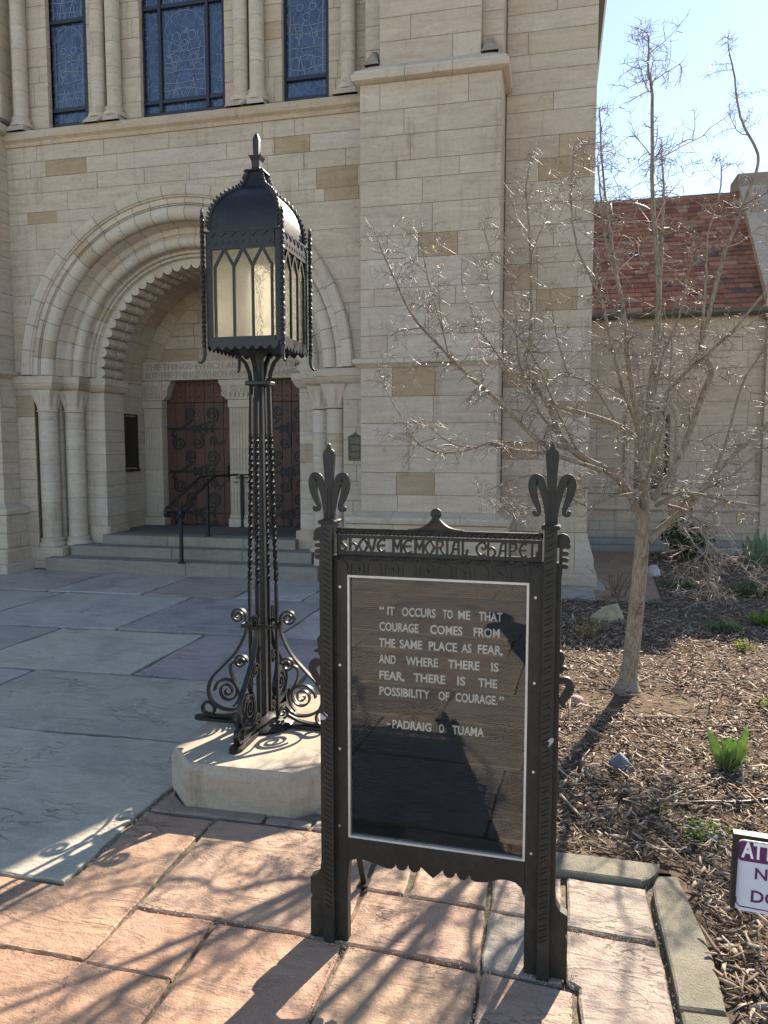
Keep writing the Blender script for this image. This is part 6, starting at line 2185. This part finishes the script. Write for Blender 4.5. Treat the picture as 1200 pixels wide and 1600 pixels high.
L([(738, 700, -0.5), (700, 690, -0.45), (660, 660, -0.4), (650, 672, -0.4)], 0.008, 0.003)
L([(1006, 780, 0), (1003, 700, -0.1), (990, 620, -0.15), (981, 560, -0.2), (976, 500, -0.25), (960, 410, -0.3), (950, 340, -0.3), (942, 270, -0.3), (937, 182, -0.3)], 0.026, 0.005)
L([(965, 440, -0.28), (945, 370, -0.35), (938, 300, -0.35), (934, 250, -0.35)], 0.010, 0.004)
L([(1012, 845, 0), (1040, 820, 0.05), (1075, 792, 0.12), (1110, 750, 0.2), (1150, 708, 0.25), (1200, 662, 0.3), (1260, 600, 0.35), (1300, 520, 0.35)], 0.034, 0.008)
L([(1020, 780, 0.05), (1045, 745, 0.1), (1064, 709, 0.15), (1082, 662, 0.2), (1100, 610, 0.2), (1112, 577, 0.22), (1095, 544, 0.22), (1105, 506, 0.25), (1112, 472, 0.25), (1132, 397, 0.28), (1147, 360, 0.3), (1165, 312, 0.3), (1184, 258, 0.3), (1180, 230, 0.3), (1162, 196, 0.3), (1152, 160, 0.3), (1147, 115, 0.3), (1140, 85, 0.3)], 0.028, 0.005, 0.8)
L([(1018, 690, 0.05), (1040, 620, -0.1), (1062, 591, -0.15), (1106, 552, -0.2), (1145, 517, -0.25), (1181, 475, -0.28), (1230, 420, -0.3)], 0.020, 0.006)
L([(1095, 548, 0.22), (1098, 500, 0.1), (1103, 440, 0.05), (1106, 370, 0.0), (1125, 300, 0.0), (1127, 262, 0.0)], 0.013, 0.004)
L([(1025, 790, 0.02), (1060, 772, -0.15), (1090, 772, -0.2), (1131, 781, -0.3), (1186, 790, -0.4), (1230, 785, -0.4)], 0.016, 0.004)
L([(1050, 800, 0.05), (1090, 770, -0.1), (1140, 745, -0.2), (1190, 705, -0.25), (1240, 680, -0.3)], 0.016, 0.005)
L([(1045, 790, 0.0), (1075, 800, -0.3), (1095, 830, -0.45), (1115, 855, -0.5), (1140, 870, -0.5), (1165, 890, -0.5), (1180, 905, -0.5)], 0.014, 0.003, 1.1, 0.8)
L([(1075, 800, -0.3), (1100, 825, -0.4), (1105, 860, -0.45), (1098, 890, -0.45), (1115, 920, -0.45)], 0.009, 0.003, 1.0, 0.8)
L([(1060, 815, -0.2), (1085, 850, -0.4), (1110, 880, -0.45), (1108, 905, -0.45)], 0.009, 0.003, 0.9, 0.8)
L([(1010, 700, 0.0), (985, 640, -0.25), (965, 580, -0.35), (940, 470, -0.4), (926, 440, -0.4), (904, 394, -0.42), (895, 346, -0.42), (893, 300, -0.42), (896, 236, -0.42)], 0.016, 0.004)
L([(875, 680, -0.25), (850, 655, -0.3), (830, 620, -0.35), (815, 580, -0.35), (808, 540, -0.35), (804, 470, -0.38), (790, 420, -0.38), (770, 404, -0.38), (758, 366, -0.38)], 0.012, 0.004)
L([(960, 655, 0.25), (925, 600, 0.2), (890, 585, 0.15), (876, 548, 0.1), (866, 510, 0.1), (860, 458, 0.1)], 0.012, 0.004)
L([(907, 713, -0.2), (870, 640, -0.35), (835, 560, -0.4), (790, 500, -0.45), (770, 470, -0.45), (760, 420, -0.45)], 0.010, 0.003)
L([(745, 600, -0.55), (705, 560, -0.5), (690, 510, -0.5), (672, 450, -0.5), (660, 390, -0.5), (655, 370, -0.5)], 0.008, 0.003)
L([(700, 550, -0.6), (690, 500, -0.6), (685, 440, -0.6)], 0.006, 0.003)
L([(1015, 650, 0.1), (1035, 560, 0.25), (1060, 500, 0.35), (1075, 430, 0.4), (1085, 370, 0.42)], 0.014, 0.004)
L([(1110, 750, 0.2), (1135, 690, 0.3), (1160, 600, 0.35), (1195, 540, 0.38), (1215, 470, 0.4)], 0.013, 0.005)
L([(1010, 770, 0), (960, 775, -0.3), (920, 790, -0.45), (890, 775, -0.55), (850, 745, -0.6), (800, 750, -0.65), (765, 765, -0.65)], 0.011, 0.003, 1.4, 0.8)
L([(955, 760, -0.2), (900, 765, -0.4), (860, 790, -0.5), (820, 795, -0.55), (780, 790, -0.55)], 0.008, 0.003, 1.3, 0.8)
L([(1004, 800, 0), (1010, 750, -0.25), (1030, 690, -0.5), (1045, 610, -0.6), (1050, 540, -0.65)], 0.014, 0.004)
L([(1004, 800, 0), (1000, 740, 0.3), (1008, 670, 0.55), (1000, 600, 0.65), (985, 520, 0.7)], 0.014, 0.004)
trunk_o = trunk.build("trunk", M['bark'], tree, smooth=60)

tw = MB()
TWC = [(0.26, 0.21, 0.175), (0.32, 0.27, 0.225), (0.20, 0.15, 0.12), (0.42, 0.37, 0.32)]
tips = []
def twig(p, d, length, r, depth):
    segs = 3 if length < 0.1 else 5
    pts = [p]
    q_ = Vector(p)
    dd = Vector(d).normalized()
    bend = Vector((rt.gauss(0, 0.22), rt.gauss(0, 0.22), rt.gauss(0.06, 0.2)))
    for i in range(segs):
        dd = (dd + bend * 0.55 + Vector((rt.gauss(0, 0.13), rt.gauss(0, 0.13), rt.gauss(0, 0.13)))).normalized()
        if depth < 2 or i > 2:
            dd = (dd - Vector((0, 0, 0.13))).normalized()
        q_ = q_ + dd * (length / segs)
        if q_.y > 8.3 and q_.x < 0.5: break
        pts.append(Vector(q_))
    if len(pts) < 2: return
    m = len(pts)
    tw.tube(pts, [r * (1 - 0.55 * i / (m - 1)) for i in range(m)], 4 if depth else 5, rt.choice(TWC), cap=False)
    if depth <= 0:
        return
    for i in range(1, m):
        for _ in range(rt.choice((1, 1, 2)) if depth == 2 else rt.choice((0, 1, 1, 2))):
            t = (pts[i] - pts[i - 1]).normalized()
            side = Vector((rt.gauss(0, 1), rt.gauss(0, 1), rt.gauss(0.1, 0.9)))
            side = (side - t * side.dot(t)).normalized()
            nd = (t * 0.55 + side).normalized()
            f_ = rt.random()
            twig(pts[i - 1].lerp(pts[i], f_), nd, length * rt.uniform(0.3, 0.6) if depth == 2 else rt.uniform(0.03, 0.085), max(0.0014, r * 0.62), depth - 1)
    tips.append(pts[-1])
    # a tuft of dry spurs at the tip
    for _ in range(rt.choice((1, 2, 3))):
        t = (pts[-1] - pts[-2]).normalized()
        nd = (t + Vector((rt.gauss(0, .8), rt.gauss(0, .8), rt.gauss(0, .8)))).normalized()
        twig(pts[-1], nd, rt.uniform(0.02, 0.06), 0.0014, 0)
for (P, rad, dens, ln) in limbs:
    tot = sum((P[i + 1] - P[i]).length for i in range(len(P) - 1))
    hi = sum(p.z for p in P) / len(P) > 2.7
    n = int(tot * (11 if hi else 16.5) * dens)
    for _ in range(n):
        u = 0.12 + 0.88 * rt.random()
        x = u * (len(P) - 1)
        i = min(int(x), len(P) - 2)
        p = P[i].lerp(P[i + 1], x - i)
        t = (P[i + 1] - P[i]).normalized()
        side = Vector((rt.gauss(0, 1), rt.gauss(0, 1), rt.gauss(0.0, 0.8)))
        side = (side - t * side.dot(t)).normalized()
        nd = (t * rt.uniform(0.3, 0.8) + side).normalized()
        length = rt.uniform(0.10, 0.40) * (1.0 - 0.38 * u) * ln * (1.35 if P[i].z > 2.6 else 1.0)
        big = rt.random() < 0.5
        twig(p, nd, length if big else length * 0.5, min(0.0045, max(0.0022, rad[i] * 0.42)), 2 if big and length > 0.13 else 1)
    twig(P[-1], (P[-1] - P[-2]), 0.10, rad[-1] * 0.8, 2)
M['twig'] = mat_attr("dry_twig", 0.55, 0.32, 60, 0.25, 0.15, 0.001)
crown = tw.build("crown", M['twig'], tree)
# a few dry leaves that never fell
lf = MB()
def leafquad(mb, p, d, w, L_, col, up=Vector((0, 0, 1)), fold=0.25):
    d = Vector(d).normalized()
    s = d.cross(up)
    s = s.normalized() if s.length > 1e-4 else Vector((1, 0, 0))
    n_ = s.cross(d).normalized()
    p = Vector(p)
    a, b = p + d * L_ * 0.45 + s * w / 2 + n_ * w * fold, p + d * L_ * 0.45 - s * w / 2 + n_ * w * fold
    mid = p + d * L_ * 0.5
    tip = p + d * L_ - n_ * L_ * 0.12
    mb.add([p, a, mid, b, tip], [(0, 2, 1), (0, 3, 2), (1, 2, 4), (2, 3, 4)], col)
rt.shuffle(tips)
for p in tips[:70]:
    for _ in range(rt.choice((1, 2, 3))):
        leafquad(lf, p, (rt.gauss(0, 1), rt.gauss(0, 1), rt.gauss(-0.6, 0.6)), rt.uniform(0.006, 0.013), rt.uniform(0.012, 0.024), jit(rt, rt.choice([(0.50, 0.30, 0.10), (0.42, 0.26, 0.12), (0.58, 0.48, 0.30)]), 0.2))
lf.build("dry_foliage", M['leaf'], tree)

# ------------------------------------------------------------------ rocks
def rock(name, label, c, size, seed, col, flat=0.7, sharp=True):
    q = random.Random(seed)
    bm = bmesh.new()
    for _ in range(13 if sharp else 40):
        d = Vector((q.gauss(0, 1), q.gauss(0, 1), abs(q.gauss(0, 0.8)))).normalized()
        k_ = q.uniform(0.75, 1.1) if sharp else 1.0
        bm.verts.new((d.x * size[0] * k_, d.y * size[1] * k_, d.z * size[2] * k_))
    for a in range(7):
        t = a / 7 * 2 * PI
        bm.verts.new((math.cos(t) * size[0] * q.uniform(0.8, 1), math.sin(t) * size[1] * q.uniform(0.8, 1), -0.02 if sharp else -size[2] * 0.5))
    bmesh.ops.convex_hull(bm, input=bm.verts)
    loose = [v for v in bm.verts if not v.link_faces]
    bmesh.ops.delete(bm, geom=loose, context='VERTS')
    if sharp:
        bmesh.ops.bevel(bm, geom=bm.edges[:], offset=min(size) * 0.06, segments=1, affect='EDGES')
    bm.verts.index_update()
    m = MB()
    m.add([v.co.copy() for v in bm.verts], [tuple(v.index for v in f.verts) for f in bm.faces], col)
    bm.free()
    o = m.build(name, M['rock'], None, smooth=None if sharp else 80)
    o.location = c
    tag(o, label, "rock")
def cut_rock(label, c, pts, col):
    bm = bmesh.new()
    for p in pts: bm.verts.new(p)
    bmesh.ops.convex_hull(bm, input=bm.verts)
    bmesh.ops.delete(bm, geom=[v for v in bm.verts if not v.link_faces], context='VERTS')
    bmesh.ops.bevel(bm, geom=bm.edges[:], offset=0.004, segments=1, affect='EDGES')
    bm.verts.index_update()
    m = MB()
    m.add([v.co.copy() for v in bm.verts], [tuple(v.index for v in f.verts) for f in bm.faces], col)
    bm.free()
    o = m.build("garden_rock", M['rock'])
    o.location = c
    tag(o, label, "rock")
cut_rock("pale tan angular boulder in the shade left of the tree trunk", (0.52, 7.15, 0.0),
         [(-0.17, -0.04, -0.02), (-0.06, -0.13, -0.02), (0.13, -0.10, -0.02), (0.17, 0.06, -0.02), (-0.10, 0.12, -0.02), (-0.155, -0.03, 0.045), (-0.05, -0.10, 0.06), (0.06, -0.06, 0.155), (0.09, 0.03, 0.16), (-0.03, 0.0, 0.135), (0.14, -0.05, 0.05)], (0.40, 0.33, 0.22))
rock("garden_rock", "small whitish stone just right of the tree trunk", (1.25, 9.75, 0.03), (0.10, 0.10, 0.15), 17, (0.46, 0.44, 0.43))
cut_rock("pointed blue-grey slate chunk in sunlit mulch", (0.345, 3.76, 0.0),
         [(-0.085, 0.01, -0.01), (-0.03, -0.05, -0.01), (0.04, -0.055, -0.01), (0.085, 0.0, -0.01), (0.02, 0.06, -0.01), (-0.075, 0.01, 0.012), (0.0, -0.015, 0.088), (0.012, 0.03, 0.08), (0.07, -0.01, 0.025)], (0.17, 0.20, 0.225))
rock("garden_rock", "rounded pinkish cobble touching the notice board's right edge", (0.165, 4.70, 0.012), (0.05, 0.045, 0.045), 6, (0.42, 0.30, 0.25), sharp=False)
rock("garden_rock", "tiny cream pebble below the warning sign's left edge", (0.585, 2.40, 0.012), (0.013, 0.02, 0.015), 15, (0.60, 0.50, 0.36), sharp=False)

# ------------------------------------------------------------------ garden plants
def broad_plant(name, label, cat, c, leaves, col):
    m = MB()
    q = random.Random(3)
    for (yaw, lean, L_, w) in leaves:
        d = Vector((math.sin(R(lean)), -0.35 * math.sin(R(yaw)), math.cos(R(lean)))).normalized()
        s = Vector((math.cos(R(yaw)), math.sin(R(yaw)), 0)); s = (s - d * s.dot(d)).normalized()
        n_ = s.cross(d).normalized()
        pts, k_ = [], 10
        cc_ = jit(q, col, 0.1)
        v = []
        for i in range(k_ + 1):
            t = i / k_
            ctr = Vector(c) + d * L_ * t + n_ * (-0.16 * L_ * t * t)
            ww = w * (math.sin(PI * (0.14 + 0.86 * t) ** 0.9) ** 0.8 if t < 1 else 0.0) + 0.002 * (1 - t)
            v += [ctr - s * ww / 2 + n_ * ww * 0.18, ctr - s * ww * 0.25 + n_ * ww * 0.02, ctr, ctr + s * ww * 0.25 + n_ * ww * 0.02, ctr + s * ww / 2 + n_ * ww * 0.18]
        m.add(v, [(i * 5 + j, i * 5 + j + 1, (i + 1) * 5 + j + 1, (i + 1) * 5 + j) for i in range(k_) for j in range(4)], cc_)
    o = m.build(name, M['leaf'], None, smooth=60)
    sol = o.modifiers.new("thickness", 'SOLIDIFY'); sol.thickness = 0.0025
    tag(o, label, cat)
broad_plant("broad_leaf_plant", "fresh green rosette of broad pointed leaves in sunlit mulch", "plant", (0.865, 3.86, 0.0),
            [(-10, -24, 0.215, 0.05), (15, 26, 0.25, 0.075), (50, -4, 0.19, 0.055), (-25, 5, 0.17, 0.065), (30, 42, 0.165, 0.06), (-40, -38, 0.11, 0.045), (160, 12, 0.19, 0.05), (60, 58, 0.13, 0.05), (80, 18, 0.11, 0.05), (-70, -10, 0.10, 0.05)], (0.21, 0.29, 0.10))
broad_plant("pale_leaf_plant", "tall pale grey-green leafy plant by the wing wall at the right edge", "plant", (2.72, 10.9, 0.0),
            [(-20, -16, 0.45, 0.13), (20, 16, 0.5, 0.14), (0, 2, 0.52, 0.13), (60, 30, 0.4, 0.12), (-60, -32, 0.4, 0.12)], (0.17, 0.23, 0.14))


def clump(name, label, cat, c, rx, ry, h, n, ls, cols, seed, extra=None, droop=0.0):
    m = MB()
    q = random.Random(seed)
    stems = max(5, n // 16)
    cx, cy, cz = c
    for s in range(stems):
        a = q.uniform(0, 2 * PI); rr = q.random() ** 0.6
        tip = Vector((cx + rx * rr * math.cos(a), cy + ry * rr * math.sin(a), cz + h * q.uniform(0.5, 1.0) * (1 - 0.45 * rr)))
        base = Vector((cx + 0.3 * rx * rr * math.cos(a), cy + 0.3 * ry * rr * math.sin(a), cz))
        mid = (base + tip) / 2 + Vector((0, 0, h * 0.12))
        pts = catmull([base, mid, tip], 3)
        m.tube(pts, [0.0022] * len(pts), 4, (0.16, 0.13, 0.07), cap=False)
        for _ in range(max(3, n // stems)):
            p = pts[q.randrange(1, len(pts))] + Vector((q.gauss(0, 1), q.gauss(0, 1), q.gauss(0, 0.6))) * (0.012 + rx * 0.10)
            p.z = max(p.z, cz + 0.004)
            leafquad(m, p, (q.gauss(0, 1), q.gauss(0, 1), q.gauss(0.5, 0.6) - droop), ls * q.uniform(0.35, 0.6), ls * q.uniform(0.7, 1.3), jit(q, q.choice(cols), 0.2))
    o = m.build(name, M['leaf'])
    tag(o, label, cat)
    if extra:
        f = MB()
        for _ in range(extra[1]):
            a = q.uniform(0, 2 * PI); rr = q.random() ** 0.5
            p = Vector((cx + rx * rr * math.cos(a), cy + ry * rr * math.sin(a), cz + h * q.uniform(0.55, 1.0) * (1 - 0.3 * rr)))
            for k_ in range(5):
                t = 2 * PI * k_ / 5
                leafquad(f, p, (math.cos(t), math.sin(t), 0.35), 0.006, 0.008, extra[0])
        f.build("flower", M['leaf'], o)
GR = [(0.09, 0.17, 0.035), (0.06, 0.12, 0.03), (0.14, 0.22, 0.05)]
YG = [(0.24, 0.27, 0.04), (0.17, 0.22, 0.04), (0.10, 0.15, 0.03)]
BG = [(0.10, 0.17, 0.08), (0.07, 0.12, 0.06), (0.14, 0.21, 0.11)]
clump("green_tuft", "blue-green feathery tuft at the edge of the shade", "plant", (1.47, 6.85, 0), 0.17, 0.15, 0.15, 420, 0.035, BG, 1)
clump("yellow_green_tuft", "small yellow-green mound in sun below the feathery tuft", "plant", (1.50, 6.25, 0), 0.07, 0.07, 0.11, 260, 0.022, YG, 2)
clump("green_tuft", "bright green grassy clump near the photo's right edge", "plant", (1.92, 7.25, 0), 0.17, 0.15, 0.12, 420, 0.04, [(0.13, 0.24, 0.04), (0.10, 0.20, 0.03)], 3)
clump("green_tuft", "low green herb clump at the right edge, below the grassy one", "plant", (1.33, 4.85, 0), 0.12, 0.10, 0.08, 320, 0.022, [(0.12, 0.18, 0.04), (0.18, 0.20, 0.06)], 4)
clump("dry_shrub", "yellowing sparse shrub between the notice board and tan boulder", "shrub", (0.30, 6.35, 0), 0.17, 0.12, 0.24, 330, 0.018, [(0.42, 0.33, 0.08), (0.34, 0.27, 0.08), (0.26, 0.24, 0.07)], 5)
clump("periwinkle", "low green ground plant dotted with tiny lavender flowers", "plant", (0.635, 3.14, 0), 0.085, 0.11, 0.055, 420, 0.018, GR, 6, extra=((0.46, 0.44, 0.72), 34))
clump("green_tuft", "tiny light green seedling patch left of the lavender flowers", "plant", (0.475, 3.34, 0), 0.06, 0.03, 0.025, 110, 0.014, YG, 7)
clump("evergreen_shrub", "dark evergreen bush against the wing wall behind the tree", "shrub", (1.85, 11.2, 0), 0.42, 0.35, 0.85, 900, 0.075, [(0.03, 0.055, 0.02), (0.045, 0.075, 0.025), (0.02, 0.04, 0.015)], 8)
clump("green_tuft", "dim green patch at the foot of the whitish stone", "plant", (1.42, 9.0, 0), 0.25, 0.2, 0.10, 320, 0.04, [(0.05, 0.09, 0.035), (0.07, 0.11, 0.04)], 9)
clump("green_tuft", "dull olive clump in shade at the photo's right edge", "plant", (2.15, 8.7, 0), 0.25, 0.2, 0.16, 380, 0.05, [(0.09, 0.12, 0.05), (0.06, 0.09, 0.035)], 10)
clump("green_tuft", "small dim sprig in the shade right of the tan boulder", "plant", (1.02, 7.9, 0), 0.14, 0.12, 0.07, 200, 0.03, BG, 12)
# bare twiggy bush by the tower foot
m = MB()
q = random.Random(19)
for s in range(22):
    a = q.uniform(0, 2 * PI)
    d = Vector((math.cos(a) * 0.5, math.sin(a) * 0.5, 1)).normalized()
    p = Vector((0.70, 8.25, 0)) + Vector((q.gauss(0, 0.04), q.gauss(0, 0.04), 0))
    Ln = q.uniform(0.25, 0.5)
    pts = [p]
    for i in range(5):
        d = (d + Vector((q.gauss(0, .15), q.gauss(0, .15), q.gauss(0, .08)))).normalized()
        pts.append(pts[-1] + d * Ln / 5)
    m.tube(pts, [0.005 * (1 - 0.7 * i / 5) for i in range(6)], 5, (0.20, 0.13, 0.09))
    for i in range(2, 6):
        for _ in range(2):
            e = (d + Vector((q.gauss(0, .7), q.gauss(0, .7), q.gauss(0, .4)))).normalized()
            m.tube([pts[i], pts[i] + e * q.uniform(0.04, 0.11)], [0.0025, 0.001], 4, (0.23, 0.16, 0.11))
tag(m.build("bare_shrub", M['twig']), "leafless brown twiggy bush on the gravel path by the tower foot", "shrub")
# irrigation pipe
m = MB()
pp_ = [on_ground(1055, 1254, 0.012), on_ground(1085, 1254, 0.02), on_ground(1112, 1253, 0.024), on_ground(1150, 1254, 0.024), on_ground(1200, 1250, 0.024), on_ground(1260, 1244, 0.02), on_ground(1400, 1225, 0.01)]
m.tube(catmull(pp_, 6), 0.008, 10)
tag(m.build("irrigation_pipe", M['hose'], smooth=60), "black plastic drip pipe lying on the mulch", "pipe")

# ------------------------------------------------------------------ the photographer, standing just behind the viewpoint
person = thing("person", "person with raised arms whose shadow shows in the notice board's glass", "person", (0.03, -0.45, 0))
bm = bmesh.new()
skin = bm.verts.layers.skin.verify()
def sv(x, y, z, rx, ry=None):
    v = bm.verts.new((0.03 + x, -0.45 + y, z)); v[skin].radius = (rx, ry or rx); return v
pelvis = sv(0, 0, 0.93, 0.15, 0.11); pelvis[skin].use_root = True
waist = sv(0, -0.01, 1.08, 0.135, 0.10); chest = sv(0, -0.01, 1.28, 0.155, 0.11); neck0 = sv(0, 0.0, 1.42, 0.075); neck = sv(0, 0.02, 1.50, 0.052)
head0 = sv(0, 0.04, 1.58, 0.075, 0.085); head1 = sv(0, 0.045, 1.66, 0.08, 0.095); head2 = sv(0, 0.04, 1.72, 0.055, 0.07)
def ed(*vs):
    for a, b in zip(vs[:-1], vs[1:]): bm.edges.new((a, b))
ed(pelvis, waist, chest, neck0, neck, head0, head1, head2)
for s in (-1, 1):
    sh = sv(0.175 * s, 0.0, 1.39, 0.062); el = sv(0.25 * s, 0.10, 1.17, 0.045); wr = sv(0.115 * s, 0.24, 1.42, 0.03); palm = sv(0.085 * s, 0.27, 1.50, 0.034, 0.02)
    ed(neck0, sh, el, wr, palm)
    for k_, (dx, dz, ln_) in enumerate(((-0.012, 0.045, 0.035), (-0.022, 0.036, 0.036), (-0.03, 0.024, 0.034), (-0.034, 0.010, 0.028))):
        f1 = sv((0.085 + dx * 0.6) * s, 0.285, 1.50 + dz * 0.8, 0.009); f2 = sv((0.085 + dx * 1.6) * s, 0.292, 1.50 + dz + ln_ * 0.3, 0.008); f3 = sv((0.085 + dx * 2.2) * s, 0.285, 1.50 + dz + ln_ * 0.2, 0.007)
        ed(palm, f1, f2, f3)
    t1 = sv(0.068 * s, 0.255, 1.485, 0.011); t2 = sv(0.05 * s, 0.262, 1.50, 0.009)
    ed(wr, t1, t2)
    hip = sv(0.095 * s, 0, 0.86, 0.095); kn = sv(0.11 * s, 0.02, 0.49, 0.062); an = sv(0.115 * s, -0.01, 0.09, 0.042); toe = sv(0.125 * s, 0.15, 0.035, 0.036, 0.03)
    ed(pelvis, hip, kn, an, toe)
me = bpy.data.meshes.new("body"); bm.to_mesh(me); bm.free()
M['jacket'] = mat_plain("dark_jacket", (0.03, 0.032, 0.04), 0.8, 0.2)
M['hair'] = mat_plain("brown_hair", (0.05, 0.032, 0.02), 0.6, 0.3)
me.materials.append(M['jacket'])
bo = bpy.data.objects.new("body", me); COL.objects.link(bo); bo.parent = person; bo.matrix_parent_inverse = person.matrix_basis.inverted()
sk = bo.modifiers.new("skin", 'SKIN'); sk.use_smooth_shade = True
ss = bo.modifiers.new("smooth", 'SUBSURF'); ss.levels = 2; ss.render_levels = 2
hm = MB()
hm.lathe([(0.02, 1.52), (0.085, 1.56), (0.108, 1.63), (0.112, 1.70), (0.09, 1.765), (0.05, 1.795), (0.005, 1.80)], 0.03, -0.43, 20, a0=R(170), a1=R(370))
hm.build("hair", M['hair'], person, smooth=60)
